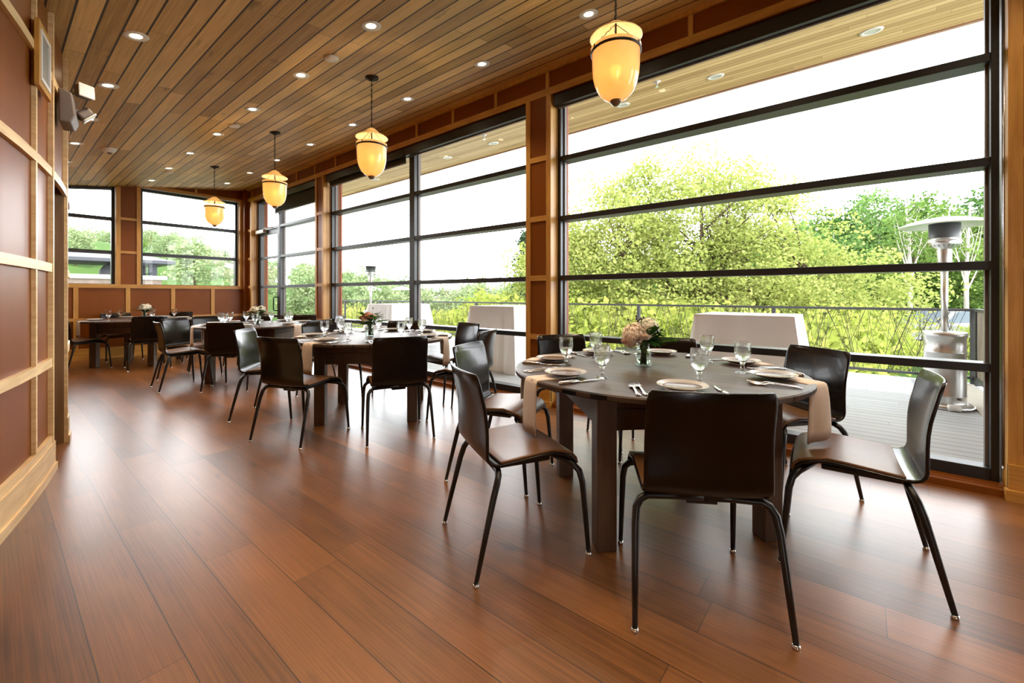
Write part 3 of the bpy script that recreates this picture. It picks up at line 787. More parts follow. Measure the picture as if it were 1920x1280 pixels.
for i, ((x, y), n, a) in enumerate(TABLES):
    o = tab0 if i == 0 else dup(tab0, (x, y, 0), a, tl_[i])
    o.location = (x, y, 0); o.rotation_euler = (0, 0, a); o['label'] = tl_[i]; o['group'] = 'round dining tables'

# ------------------------------------------------------------------ place settings
def flat(name, mb, mat, **k): return mb.build(name, mat, **k)
# plate
plate0 = thing('dinner_plate', 'plate', 'plate')
MB().lathe([(0, .004), (.062, .004), (.072, .007), (.0805, .0095), (.0805, .0075), (.074, .003), (.064, 0), (0, 0)], 40).build('well', M['plate'], plate0)
MB().lathe([(.0805, .0096), (.100, .0150), (.1045, .0178), (.106, .0172), (.104, .0138), (.0805, .0074)], 40).build('rim', M['platerim'], plate0)
def napkin(var, mat):
    rs = np.random.default_rng(var)
    w0 = .058; sk = rs.uniform(-.02, .02); fl = rs.uniform(.0, .02)
    path = [(-.02, .003, w0), (.08, .003, w0), (.16, .003, w0), (.188, .002, w0), (.200, -.004, w0), (.206, -.02, w0), (.210, -.07, w0+fl*.4), (.214, -.14, w0+fl*.7), (.217, -.21, w0+fl), (.217, -.255, w0+fl)]
    P = []
    for k, (r, z, w) in enumerate(path):
        row = []
        for j in range(9):
            u = j/4-1; hang = max(0, -z-.02)/.22
            row.append((r+.010*hang*math.sin(u*3.2+var), u*w+sk*max(0, r-.1)/.1+sk*hang, z+.012*hang*u*(1 if var % 2 else -1)))
        P.append(row)
    return MB().grid(P).build('linen_napkin', mat, solid=.006, soff=1)
NAPS = [napkin(1, M['napkin']), napkin(2, M['napkin']), napkin(3, M['napkinw'])]
# fork, knife
def make_fork():
    mb = MB(); P = []
    for x, w, z in ((.095, .0085, .002), (.08, .009, .004), (.04, .005, .006), (0, .004, .009), (-.03, .005, .011), (-.045, .011, .006), (-.06, .013, .004)):
        P.append([(x, -w, z), (x, 0, z+.0015), (x, w, z)])
    mb.grid(P)
    for k in range(4):
        y = -.0105+.007*k
        mb.tube([(-.058, y, .004), (-.08, y, .004), (-.105, y*.95, .010)], [.0023, .002, .0012], 6)
    return mb.build('dinner_fork', M['steel'], solid=.0022, soff=1)
def make_knife():
    mb = MB()
    mb.tube([(.115, 0, .007), (.10, 0, .0075), (.03, 0, .0075), (.005, 0, .006)], [.006, .0085, .0065, .005], 10)
    P = [[(x, -w0, .004), (x, 0, .0055), (x, w1, .004)] for x, w0, w1 in ((.006, .006, .006), (-.03, .008, .009), (-.08, .008, .0095), (-.112, .004, .008), (-.12, .0, .004))]
    mb.grid(P); return mb.build('table_knife', M['steel'], solid=.0015, soff=1)
fork0, knife0 = make_fork(), make_knife()
# goblet
gob0 = thing('water_goblet', 'goblet', 'goblet')
go = [(0, .0), (.034, 0), (.036, .003), (.030, .006), (.012, .011), (.0075, .018), (.0085, .026), (.012, .031), (.0085, .036), (.009, .046), (.016, .056), (.027, .070), (.036, .090), (.0405, .112), (.0405, .135), (.0385, .158), (.0372, .163)]
gi = [(.036, .162), (.0372, .157), (.0388, .134), (.0388, .112), (.0345, .091), (.026, .073), (.014, .060), (0, .056)]
MB().lathe(go+gi, 28).build('glass_bowl', M['goblet'], gob0)
wz = [(0, .0575), (.014, .0612), (.0255, .0737), (.034, .0915), (.0366, .102), (0, .102)]
MB().lathe(wz, 24).build('water', M['water'], gob0)
usedf = dict(plate=False, fork=False, knife=False, gob=False, n0=False, n1=False, n2=False)
def place(proto, key, loc, rz, label, group, cat=None):
    if not usedf[key]:
        o = proto; usedf[key] = True; o.location = loc; o.rotation_euler = (0, 0, rz)
    elif proto.type == 'EMPTY':
        o = dup(proto, loc, rz, label, group)
    else:
        o = proto.copy(); COL.objects.link(o); o.location = loc; o.rotation_euler = (0, 0, rz)
    o['label'] = label; o['group'] = group
    if cat: o['category'] = cat
    return o
for ti, lst in enumerate(CH):
    (tx, ty), tn, _ = TABLES[ti]
    for ci, (x, y, fx, fy, lab, ph) in enumerate(lst):
        a = math.atan2(y-ty, x-tx)+random.uniform(-.03, .03)
        ca, sa = math.cos(a), math.sin(a)
        def P(r, s, z): return (tx+ca*r-sa*s, ty+sa*r+ca*s, z)
        on = 'on ' + tn + ', '
        nk = 'n%d' % ((ci+ti) % 2 if ti < 1 else (ci+ti) % 3)
        col = {'n0': 'blush', 'n1': 'blush', 'n2': 'ivory'}[nk]
        tw = -.62 if (ti, ci) == (0, 6) else 0.
        place(NAPS[int(nk[1])], nk, P(.563 if not tw else .605, 0 if not tw else .10, .751), a+tw, col+' napkin hanging off '+tn+', '+ph, 'napkins hanging off the tables', 'napkin')
        place(plate0, 'plate', P(.585+random.uniform(-.01, .01), .01, .7605), a, 'white plate '+on+ph, 'plates on the round tables')
        g = random.uniform(.10, .14)
        place(gob0, 'gob', P(.445+random.uniform(-.015, .015), g, .7503), a, 'water goblet '+on+ph, 'water goblets on the round tables')
        if ti < 2:
            for q in (0, 1):
                place(fork0, 'fork', P(.60+.012*q, -.165-.03*q, .7503), a+random.uniform(-.06, .06), ['inner', 'outer'][q]+' fork '+on+ph, 'forks on the round tables', 'fork')
            place(knife0, 'knife', P(.60, .165, .7503), a+random.uniform(-.08, .08), 'knife '+on+ph, 'knives on the round tables', 'knife')

# ------------------------------------------------------------------ flower jars
def bloom_hydrangea(c, r, n, seed):
    rs = np.random.default_rng(seed); mb = MB()
    for k in range(n):
        z = 1-2*(k+.5)/n; ph = k*2.39996; q = math.sqrt(1-z*z)
        d = Vector((q*math.cos(ph), q*math.sin(ph), z)); p = Vector(c)+d*r*rs.uniform(.74, 1.12)
        u = d.orthogonal().normalized(); w = d.cross(u); s = r*rs.uniform(.20, .30); a0 = rs.uniform(0, 6.28)
        for j in range(4):
            a = a0+j*PI/2; e = u*math.cos(a)+w*math.sin(a); e2 = u*math.cos(a+.75)+w*math.sin(a+.75); e3 = u*math.cos(a-.75)+w*math.sin(a-.75)
            mb.add([p, p+e3*s*.6+d*s*.14, p+e*s+d*s*.05, p+e2*s*.6+d*s*.14], [(0, 1, 2, 3)], 0, True)
    mb.lathe([(0, -r*.5), (r*.36, -r*.36), (r*.5, 0), (r*.36, r*.36), (0, r*.5)], 12, c)
    return mb
def bloom_rose(c, r, seed):
    rs = np.random.default_rng(seed); mb = MB()
    for L in range(5):
        n = 3+L; rr = r*(.22+.18*L); h = r*(1.0-.10*L)
        for k in range(n):
            a = 2*PI*(k+.4*L)/n+rs.uniform(-.2, .2); da = PI/n*1.25
            P = []
            for i in range(4):
                t = i/3; row = []
                for j in range(5):
                    b = a+da*(j/2-1); q = rr*(.55+.5*t+(.18*t*t if L > 2 else -.12*t*t)); zz = -r*.5+t*h*1.1-.14*r*t*((j/2-1)**2)
                    row.append((c[0]+q*math.cos(b), c[1]+q*math.sin(b), c[2]+zz))
                P.append(row)
            mb.grid(P)
    return mb
def leaf_blade(mb, p, d, L, w, up):
    p = Vector(p); d = Vector(d).normalized(); s = d.cross(Vector((0, 0, 1))).normalized(); n = s.cross(d)
    rows = []
    for i in range(6):
        t = i/5; ww = w*math.sin(PI*min(1, t*.92+.06))**.8*(1-.25*t); b = p+d*L*t+n*(-.25*L*t*t*up)
        rows.append([b-s*ww+n*.12*w, b, b+s*ww+n*.12*w])
    mb.grid(rows)
def bouquet(kind, loc, rz, label, seed):
    rs = np.random.default_rng(seed)
    t = thing('flower_jar', label, 'flower arrangement', loc, rz, 'flower jars at the table centres')
    o_ = [(0, .0), (.036, 0), (.042, .006), (.0425, .085), (.040, .098), (.033, .106), (.033, .125), (.035, .127)]
    MB().lathe(o_+[(.031, .127), (.031, .105), (.038, .096), (.0395, .084), (.039, .008), (0, .006)], 28).build('glass_jar', M['jar'], t)
    MB().lathe([(0, .008), (.0375, .009), (.0382, .075), (0, .075)], 20).build('water', M['water'], t)
    s = MB()
    for k in range(16):
        a = rs.uniform(0, 6.28); r0 = rs.uniform(0, .028); r1 = rs.uniform(.0, .024)
        s.tube([(r0*math.cos(a), r0*math.sin(a), .01), (r1*math.cos(a+2), r1*math.sin(a+2), .12), (3.4*r1*math.cos(a+2), 3.4*r1*math.sin(a+2), .18)], .0035, 6)
    s.build('stems', M['stem'], t)
    # +x is to the right as we look at it
    if kind == 0:
        B = [('hydrangea', (-.068, -.02, .178), .064, 'peach'), ('hydrangea', (-.03, .05, .19), .058, 'peach'), ('hydrangea', (.025, -.01, .222), .056, 'cream'), ('hydrangea', (-.075, .02, .145), .045, 'cream'), ('rose', (-.01, -.065, .175), .036, 'peach'), ('rose', (-.10, -.005, .14), .03, 'pinkp')]
    elif kind == 1:
        B = [('rose', (-.055, -.03, .185), .048, 'pinkp'), ('rose', (.0, -.045, .20), .05, 'pinkp'), ('rose', (-.02, .03, .215), .045, 'pinkp'), ('rose', (.045, -.02, .195), .043, 'cream'), ('rose', (-.035, -.06, .155), .038, 'cream'), ('rose', (.03, .05, .185), .04, 'pinkp')]
    else:
        B = [('hydrangea', (-.03, -.02, .19), .060, 'cream'), ('hydrangea', (.05, .02, .20), .055, 'cream'), ('rose', (-.085, .0, .175), .040, 'pinkp'), ('rose', (.0, -.06, .175), .038, 'peach'), ('rose', (.09, -.01, .165), .035, 'cream')]
    for i, (k, c, r, m) in enumerate(B):
        mb = bloom_hydrangea(c, r, 95, seed+i) if k == 'hydrangea' else bloom_rose(c, r, seed+i)
        mb.build('bloom', M[m], t)
    lf = MB()
    for k in range(48):
        a = rs.normal(0, .8) if kind == 0 else rs.uniform(-PI, PI)
        L = rs.uniform(.06, .10); el = rs.uniform(-.3, 1.1); q = rs.uniform(.02, .07)
        p = (q*math.cos(a), q*math.sin(a), rs.uniform(.125, .215))
        leaf_blade(lf, p, (math.cos(a), math.sin(a), el), L*.85, L*.34, rs.uniform(.6, 1.5))
    for sgn in (0, 1, 2):
        a = (-.25, .2, -.6)[sgn] if kind < 2 else (1., 2.6, -1.4)[sgn]
        for q in range(7):
            b = Vector((.10*math.cos(a), .10*math.sin(a), .15))+Vector((math.cos(a), math.sin(a), .15))*.012*q
            for w in (-1, 1): leaf_blade(lf, b, (math.cos(a+.9*w), math.sin(a+.9*w), -.1), .03, .007, .8)
    lf.build('foliage', M['leaf'], t)
    be = MB()
    for k in range(12 if kind == 0 else 5):
        c = (rs.normal(-.02, .03), rs.normal(.0, .03), rs.uniform(.255, .285))
        be.lathe([(0, -.007), (.005, -.005), (.007, 0), (.005, .005), (0, .007)], 8, c)
        be.tube([c, (c[0]*.5, c[1]*.5, .16)], .0012, 4)
    be.build('berry_sprig', M['berry'], t)
    return t
VIEW = -rad(50.82)
for i, (kind, dx, dy, lab) in enumerate([(0, .045, .06, 'glass jar of peach and cream hydrangeas on the nearest round table'), (1, -.03, .05, 'glass jar of blush roses on the second round table'), (2, .0, .02, 'glass jar of cream flowers on the third round table by the door'), (2, .06, .0, 'low white and pink bouquet on the far corner round table')]):
    (tx, ty), n, _ = TABLES[i]
    bouquet(kind, (tx+dx, ty+dy, .7503), VIEW+(.0, .15, .4, 1.2)[i], lab, 11+i)
# ================================================================== OUTSIDE
ZK = -.12
struct(MB().box((3.95, -1.55, ZK-.2), (9.05, 19., ZK)).build('floor_deck', M['deck']), 'grey composite board deck outside the windows', 'deck')
# kerb board along the side screen
struct(MB().box((4.2, -1.24, ZK), (8.8, -1.0, ZK+.02)).build('trim_5', M['kerb']), 'pale border board along the foot of the side screen', 'trim')
# railing
def railing():
    t = thing('deck_railing', 'long dark metal railing with woven twig infill along the deck edge', 'railing', (8.92, 0, ZK))
    ys = [-1.26, 1.2, 3.72, 6.2, 8.6, 11.0, 13.4, 15.8, 18.2]
    MB().box((-.028, ys[0], 1.045), (.028, ys[-1], 1.085)).build('top_rail', M['railmetal'], t)
    MB().box((-.02, ys[0], .07), (.02, ys[-1], .11)).build('bottom_rail', M['railmetal'], t)
    for y in ys: MB().box((-.03, y-.03, 0), (.03, y+.03, 1.045)).build('post', M['railmetal'], t)
    rs = np.random.default_rng(3)
    for k in range(len(ys)-1):
        mb = MB(); y0, y1 = ys[k]+.03, ys[k+1]-.03
        n = int((y1-y0)/.030)
        for j in range(n):
            ya = rs.uniform(y0, y1); lean = rs.choice([-1, 1])*rs.uniform(.05, .42)
            yb = ya+lean
            za, zb = .10, 1.05
            if yb > y1: zb = za+(zb-za)*(y1-ya)/(yb-ya); yb = y1
            if yb < y0: zb = za+(zb-za)*(y0-ya)/(yb-ya); yb = y0
            ym = (ya+yb)/2+rs.uniform(-.006, .006)
            mb.tube([(rs.uniform(-.012, .012), ya, za), (rs.uniform(-.012, .012), ym, (za+zb)/2), (rs.uniform(-.012, .012), yb, zb)], rs.uniform(.0024, .0036), 4, caps=False)
        mb.build('twig_infill', M['twig'], t)
    return t
railing()
t = thing('slat_screen', 'weathered vertical slat screen on the right side of the deck', 'screen', (0, -1.29, ZK))
MB().box((3.98, -.03, 1.045), (8.89, .03, 1.085)).build('top_rail', M['railmetal'], t)
MB().box((3.98, -.025, .06), (8.89, .025, .12)).build('bottom_rail', M['railmetal'], t)
for x in (4.02, 6.4, 8.80): MB().box((x-.03, -.028, 0), (x+.03, .028, 1.045)).build('post', M['railmetal'], t)
mb = MB(); rs = np.random.default_rng(5); x = 4.05
while x < 8.75:
    w = rs.uniform(.05, .085); mb.box((x, -.012+rs.uniform(-.006, .006), .10), (x+w, .012, 1.045)); x += w+rs.uniform(.004, .02)
mb.build('slat_panel', M['slat'], t)

# draped buffet tables
def draped(loc, lx, ly, h, label, seed):
    """cloth falls to the deck in soft folds; lx along X, ly along Y"""
    rs = np.random.default_rng(seed)
    t = thing('buffet_table', label, 'table', loc, 0, 'white draped tables on the deck')
    MB().box((-lx/2+.03, -ly/2+.03, .0), (lx/2-.03, ly/2-.03, h-.03)).build('table_frame', M['tablewood'], t)
    per = []
    n = 34
    def side(p0, p1):
        for i in range(n): per.append((p0[0]+(p1[0]-p0[0])*i/n, p0[1]+(p1[1]-p0[1])*i/n))
    c = [(-lx/2, -ly/2), (lx/2, -ly/2), (lx/2, ly/2), (-lx/2, ly/2)]
    for i in range(4): side(c[i], c[(i+1) % 4])
    P = []; N = len(per); ph = rs.uniform(0, 6, 4)
    for k, tz in enumerate((0, .02, .08, .25, .5, .75, .92, 1.)):
        row = []
        for i, (x, y) in enumerate(per+[per[0]]):
            i_ = i % N; u = (i_ % n)/n; corner = max(0, 1-min(u, 1-u)*5)
            L = math.hypot(x, y); dx, dy = (math.copysign(1, x) if abs(abs(x)-lx/2) < 1e-6 else 0), (math.copysign(1, y) if abs(abs(y)-ly/2) < 1e-6 else 0)
            q = math.hypot(dx, dy) or 1
            out = tz*(.05+.16*corner+.022*math.sin(u*2*PI*3+ph[i_//n]+.4*tz)+.012*math.sin(u*2*PI*7+2*ph[i_//n]))
            z = h*(1-tz)+.004 if tz > .02 else h-.004*k
            row.append((x+dx/q*out, y+dy/q*out, z))
        P.append(row)
    mb = MB().grid(P)
    mb.add([(x, y, h) for x, y in per], [tuple(range(N))], 0, False)
    mb.build('tablecloth', M['cloth'], t)
    return t
draped((5.85, 1.05, ZK), .85, 1.02, 1.05, 'white draped table on the deck behind the nearest table', 1)
draped((5.97, 4.90, ZK), 1.05, 1.0, 1.09, 'white draped table on the deck beside the near column', 2)
draped((6.55, 9.02, ZK), 1.12, 1.0, 1.06, 'white draped table on the deck in front of the far heater', 3)

# patio heaters
def make_heater():
    t = thing('patio_heater', 'heater', 'patio heater')
    MB().lathe([(0, 0), (.235, 0), (.245, .01), (.245, .035), (.22, .055), (.19, .06), (0, .06)], 32).build('base', M['stainless'], t)
    mb = MB().lathe([(.178, .06), (.178, .14), (.183, .145), (.178, .15), (.178, .62), (.183, .625), (.183, .64), (.178, .645), (.178, .80), (.186, .805), (.190, .83), (.186, .86), (.05, .87), (0, .87)], 40)
    mb.build('tank_housing', M['stainless'], t)
    MB().lathe([(0, -.006), (.02, -.006), (.022, .004), (0, .006)], 12).build('round_knob', M['burner'], t, loc=(-.165, -.07, .12))
    bd = MB(); 
    for k in range(20):
        pass
    bd.lathe([(0, 0), (.03, 0), (.038, .004), (.03, .009), (0, .01)], 16)
    b = bd.build('badge', M['greyplastic'], t); b.rotation_euler = (PI/2, 0, -PI/2-.35); b.location = (-.176, -.03, .52); b.scale = (1.15, .8, 1)
    MB().tube([(0, 0, .86), (0, 0, 1.62)], .030, 20).build('pole', M['stainless'], t)
    MB().lathe([(.03, 1.56), (.045, 1.60), (.062, 1.63), (.062, 1.80), (.05, 1.82), (.0, 1.82)], 24).build('neck', M['stainless'], t)
    mb = MB().lathe([(.06, 1.80), (.105, 1.83), (.132, 1.86), (.138, 1.885), (.138, 1.90), (.130, 1.905), (.130, 1.925), (.136, 1.93)], 32)
    for k in range(18):
        a = 2*PI*k/18; mb.tube([(.125*math.cos(a), .125*math.sin(a), 1.852), (.085*math.cos(a), .085*math.sin(a), 1.822)], .006, 5, mi=1)
    mb.build('burner_ring', [M['stainless'], M['oven']], t)
    MB().lathe([(.134, 1.93), (.134, 2.10), (0, 2.10)], 32).build('burner_screen', M['burner'], t)
    MB().lathe([(0, 2.175), (.10, 2.168), (.20, 2.15), (.30, 2.122), (.385, 2.088), (.40, 2.078), (.40, 2.072), (.385, 2.08), (.30, 2.112), (.20, 2.140), (.10, 2.156), (0, 2.162)], 48).build('reflector_dome', M['dome'], t)
    w = MB().tube([(-.25, -.05, .04), (-.25, .05, .04)], .035, 14); w.build('wheel', M['white'], t)
    return t
h0 = make_heater(); h0.location = (6.94, -.755, ZK); h0.rotation_euler = (0, 0, .2)
h0['label'] = 'large stainless patio heater standing near the right end of the deck'; h0['group'] = 'patio heaters on the deck'
dup(h0, (6.85, 10.75, ZK), 1.4, 'distant patio heater behind the draped table, seen through second window', 'patio heaters on the deck')

# ------------------------------------------------------------------ terrain and plants
FW = np.array([math.sin(rad(50.82)), math.cos(rad(50.82))]); RT = np.array([FW[1], -FW[0]])
YSK = [(-400, 425), (0, 418), (112, 420), (216, 432), (262, 428), (330, 436), (443, 470), (496, 482), (592, 492), (640, 498), (700, 510), (765, 525), (850, 527), (960, 520), (1060, 490), (1200, 455), (1430, 402), (1500, 388), (1600, 378), (1660, 362), (1740, 350), (1800, 352), (1860, 328), (2100, 320), (2600, 330)]
def ysky(px): return float(np.interp(px, [a for a, _ in YSK], [b for _, b in YSK]))
SK = [(-.9, 7.), (-.16, 8.5), (.05, 8.5), (.22, 7.), (.33, 4.5), (.43, 2.), (.50, -.6), (.58, -2.), (.72, -2.8), (1.0, -2.8), (1.3, -2.6), (1.5, -2.2), (1.62, -.9), (2.2, -.8)]
SKx = [a for a, _ in SK]; SKz = [z for _, z in SK]
def hill(x, y):
    """ground height: lawn below the deck, hillside rising on the left, a lot at deck level on the right"""
    az = math.atan2(x, y); r = math.hypot(x, y)
    far = float(np.interp(az, SKx, SKz))
    t = max(0., min(1., (r-22.)/(76.-22.))); t = t*t*(3-2*t)
    base = float(np.interp(az, [1.45, 1.60], [-3.6, -.95]))
    return base+(far-base)*t
naz, nr = 60, 34
P = []
for i in range(nr):
    r = 3.5+1.5*i+.075*i*i*1.2
    P.append([(r*math.sin(a), r*math.cos(a), hill(r*math.sin(a), r*math.cos(a))) for a in [-1.2+3.6*j/naz for j in range(naz+1)]])
struct(MB().grid(P).build('ground', M['grass']), 'green ground and hillsides beyond the deck', 'ground')

def leaf_mesh(cl_pts, cl_r, per, size, rs, flat=.0, aspect=.62):
    """clusters of small leaves; returns verts, faces"""
    n = len(cl_pts)*per
    c = np.repeat(np.asarray(cl_pts), per, 0); rr = np.repeat(np.asarray(cl_r), per)
    d = rs.normal(size=(n, 3)); d /= np.linalg.norm(d, axis=1)[:, None]
    p = c+d*(rr*rs.uniform(.25, 1, n)**.5)[:, None]*np.array([1, 1, .75])
    a = rs.normal(size=(n, 3)); a[:, 2] *= .7; a /= np.linalg.norm(a, axis=1)[:, None]
    b = np.cross(a, rs.normal(size=(n, 3))); b /= np.linalg.norm(b, axis=1)[:, None]
    s = (size*rs.uniform(.7, 1.3, n))[:, None]
    q = np.stack([p-a*s*.5, p+b*s*aspect*.5-a*s*.05, p+a*s*.5, p-b*s*aspect*.5-a*s*.05], 1).reshape(-1, 3)
    f = np.arange(n*4).reshape(n, 4)
    return q, f
def np_mesh(name, V, F, mat):
    me = bpy.data.meshes.new(name)
    me.vertices.add(len(V)); me.vertices.foreach_set('co', np.asarray(V, np.float32).ravel())
    me.loops.add(F.size); me.loops.foreach_set('vertex_index', F.ravel().astype(np.int32))
    me.polygons.add(len(F)); me.polygons.foreach_set('loop_start', (np.arange(len(F))*4).astype(np.int32)); me.polygons.foreach_set('loop_total', np.full(len(F), 4, np.int32))
    me.materials.append(mat); me.update(calc_edges=True); me.validate()
    return me
def obj_of(me, name, parent=None):
    o = bpy.data.objects.new(name, me); COL.objects.link(o)
    if parent: o.parent = parent
    return o
def crown(rs, n, shape, zc_, rx, ry, rz, shell=.45):
    pts = []
    while len(pts) < n:
        d = rs.normal(size=3); d /= np.linalg.norm(d); r = rs.uniform(shell, 1)
        p = d*r
        if shape == 'cone':
            z = rs.uniform(-1, 1); w = (1-z)/2*rs.uniform(.5, 1.); a = rs.uniform(0, 6.28); p = np.array([w*math.cos(a), w*math.sin(a), z])
        elif shape == 'dome' and p[2] < -.75: continue
        pts.append((p[0]*rx, p[1]*ry, zc_+p[2]*rz))
    return np.array(pts)
def trunk_mb(rs, h, r0, tips, nb, fork=.3, wob=.25, mi=0):
    mb = MB()
    top = Vector((rs.normal(0, wob), rs.normal(0, wob), h))
    mid = Vector((rs.normal(0, wob*.5), rs.normal(0, wob*.5), h*.5))
    mb.tube([(0, 0, -.3), mid, top], [r0, r0*.7, r0*.25], 7)
    idx = rs.permutation(len(tips))[:nb]
    for i in idx:
        p = Vector(tips[i]); t = rs.uniform(fork, .9)
        s = (Vector((0, 0, 0)).lerp(mid, t*2) if t < .5 else mid.lerp(top, t*2-1))
        m_ = s.lerp(p, .5)+Vector((rs.normal(0, .2), rs.normal(0, .2), rs.uniform(.0, .5)))
        rr = r0*(1-t*.7)*.45
        mb.tube([s, m_, p], [rr, rr*.6, rr*.2], 5, caps=False)
    return mb
def tree(name, label, loc, rs, shape, h, zc_, rx, ry, rz, ncl, per, size, clr, mat, bark, nb, trunk_r, group=None, shell=.45):
    t = thing(name, label, 'tree', loc, 0, group)
    tips = crown(rs, ncl, shape, zc_, rx, ry, rz, shell)
    trunk_mb(rs, h, trunk_r, tips, nb).build('trunk', bark, t)
    V, F = leaf_mesh(tips, rs.uniform(.7, 1.3, ncl)*clr, per, size, rs)
    obj_of(np_mesh('foliage', V, F, mat), 'foliage', t)
    return t
rs = np.random.default_rng(21)
# the big bright maple outside the near window: several stems, broad crown
bx, by = 16.4, 4.2
bz = hill(bx, by)
t = thing('maple_tree', 'big bright yellow-green maple filling the near window', 'tree', (bx, by, bz)); t.scale = (1.1, 1.1, 1.06)
W = Vector((*RT, 0)); Fv = Vector((*FW, 0))
def lat(u, v, z): return (W*u+Fv*v+Vector((0, 0, z)))
lobes = [(-5.6, .3, 4.6, 1.3, 1.8, 2.2), (-4.3, .4, 6.6, 1.2, 1.5, 1.2), (-2.9, 0, 5.9, 2.3, 2.6, 2.6), (-.6, .3, 6.7, 2.6, 2.8, 2.7), (1.6, .2, 5.6, 2.4, 2.6, 2.4), (3.9, -.3, 4.3, 2.2, 2.2, 1.9), (-4.6, .2, 4.3, 1.7, 2.2, 2.4), (0, -.6, 3.5, 4.6, 2.6, 2.2), (4.9, -.4, 2.6, 1.6, 1.8, 1.4), (-1.9, .2, 8.0, 1.0, 1.2, 1.0), (.9, .2, 8.4, .9, 1.1, .9), (2.5, .1, 7.6, .7, .9, .7), (-3.0, .4, 8.1, .7, .8, .8)]
tips = []
for (u, v, z, ru, rv, rz_) in lobes:
    n = int(26*ru*rv*rz_/4)+8
    c = crown(rs, n, 'ball', 0, ru, rv, rz_, .35)
    for p in c: tips.append(tuple(lat(u+p[0], v+p[1], z+p[2])))
tips = np.array(tips)
mb = MB()
for k in range(7):
    u = (-3.4, -1.7, -.5, .6, 1.6, 3.4, .1)[k]; top = lat(u, rs.normal(0, .4), (7.2, 8.0, 8.4, 8.6, 7.4, 5.4, 6.8)[k])
    s = lat(u*.10, 0, -.2); m1 = lat(u*.42, rs.normal(0, .2), 2.6); m2 = lat(u*.8, rs.normal(0, .3), 5.2)
    mb.tube([s, m1, m2, top], [.17, .11, .06, .02], 7)
    near = [i for i in range(len(tips)) if abs((Vector(tips[i]).dot(W))-u*.8) < 1.8]
    for i in rs.permutation(near)[:22]:
        p = Vector(tips[i]); q = m1.lerp(m2, rs.uniform(0, 1)) if p.z < 6 else m2.lerp(top, rs.uniform(0, .7))
        if p.z < 3: q = s.lerp(m1, rs.uniform(.5, 1))
        mb.tube([q, q.lerp(p, .5)+Vector((0, 0, rs.uniform(-.1, .4))), p], [.035, .022, .008], 5, caps=False)
mb.build('trunk', M['bark'], t)
V, F = leaf_mesh(tips, rs.uniform(.45, .85, len(tips)), 125, .115, rs)
obj_of(np_mesh('foliage', V, F, M['maple']), 'foliage', t)
print('maple leaves', len(F), 'clusters', len(tips))

# prototypes, copied around
def proto(k):
    r = np.random.default_rng(100+k)
    if k == 0: return tree('hillside_tree', 'x', (0, 0, 0), r, 'dome', 6.5, 4.7, 3.4, 3.4, 3.7, 120, 24, .42, .95, M['hill'], M['bark'], 10, .16)
    if k == 1: return tree('hillside_tree', 'x', (0, 0, 0), r, 'dome', 7.5, 5.2, 2.9, 2.9, 4.3, 120, 24, .42, .9, M['green'], M['bark'], 10, .16)
    if k == 2: return tree('hillside_tree', 'x', (0, 0, 0), r, 'dome', 6.0, 5.0, 3.0, 3.0, 2.6, 60, 15, .36, .9, M['olive'], M['barkpale'], 36, .13)
    if k == 3: return tree('forest_tree', 'x', (0, 0, 0), r, 'dome', 11.0, 6.4, 2.7, 2.7, 5.6, 190, 26, .34, .8, M['dark'], M['barkpale'], 14, .15)
    if k == 4: return tree('forest_tree', 'x', (0, 0, 0), r, 'dome', 10.5, 6.4, 3.2, 3.2, 4.9, 190, 26, .34, .8, M['green'], M['bark'], 14, .17)
    if k == 5: return tree('leafy_shrub', 'x', (0, 0, 0), r, 'dome', 2.6, 2.1, 1.6, 1.6, 1.8, 100, 26, .17, .42, M['reed'], M['bark'], 16, .05)
    if k == 7: return tree('understory_shrub', 'x', (0, 0, 0), r, 'dome', 2.8, 1.7, 2.4, 2.4, 1.7, 90, 24, .28, .6, M['dark'], M['bark'], 12, .06)
    if k == 8: return tree('slender_tree', 'x', (0, 0, 0), r, 'dome', 8.2, 6.4, 1.7, 1.7, 2.4, 26, 18, .26, .55, M['green'], M['barkpale'], 24, .15)
    if k == 6: return tree('conifer_tree', 'x', (0, 0, 0), r, 'cone', 10.5, 6.0, 2.6, 2.6, 5.0, 170, 22, .30, .55, M['conif'], M['bark'], 20, .16)
PR = {}; USED = set()
def plant(k, x, y, z, s, label, group, rz=None):
    if k not in PR: PR[k] = proto(k)
    rz = random.uniform(0, 6.28) if rz is None else rz
    if k not in USED: o = PR[k]; USED.add(k); o['label'] = label
    else: o = dup(PR[k], (x, y, z), rz, label)
    o.location = (x, y, z); o.rotation_euler = (0, 0, rz); o.scale = (s, s, s*random.uniform(.92, 1.08)); o['group'] = group
    return o
WIN = [(-9, .16, 'left end window'), (.16, .33, 'right end window'), (.33, .46, 'glass door and third window'), (.46, .66, 'left half of second window'), (.66, .91, 'right half of second window'), (.91, 9, 'near window')]
def where(az):
    for a, b, n in WIN:
        if a <= az < b: return n
HT = {0: 8.4, 1: 9.6, 2: 7.6, 3: 12.0, 4: 11.3}
KN = {0: 'haze-paled green rounded tree', 1: 'mid green rounded tree', 2: 'sparse olive tree', 3: 'tall dark green forest tree', 4: 'broad green forest tree'}
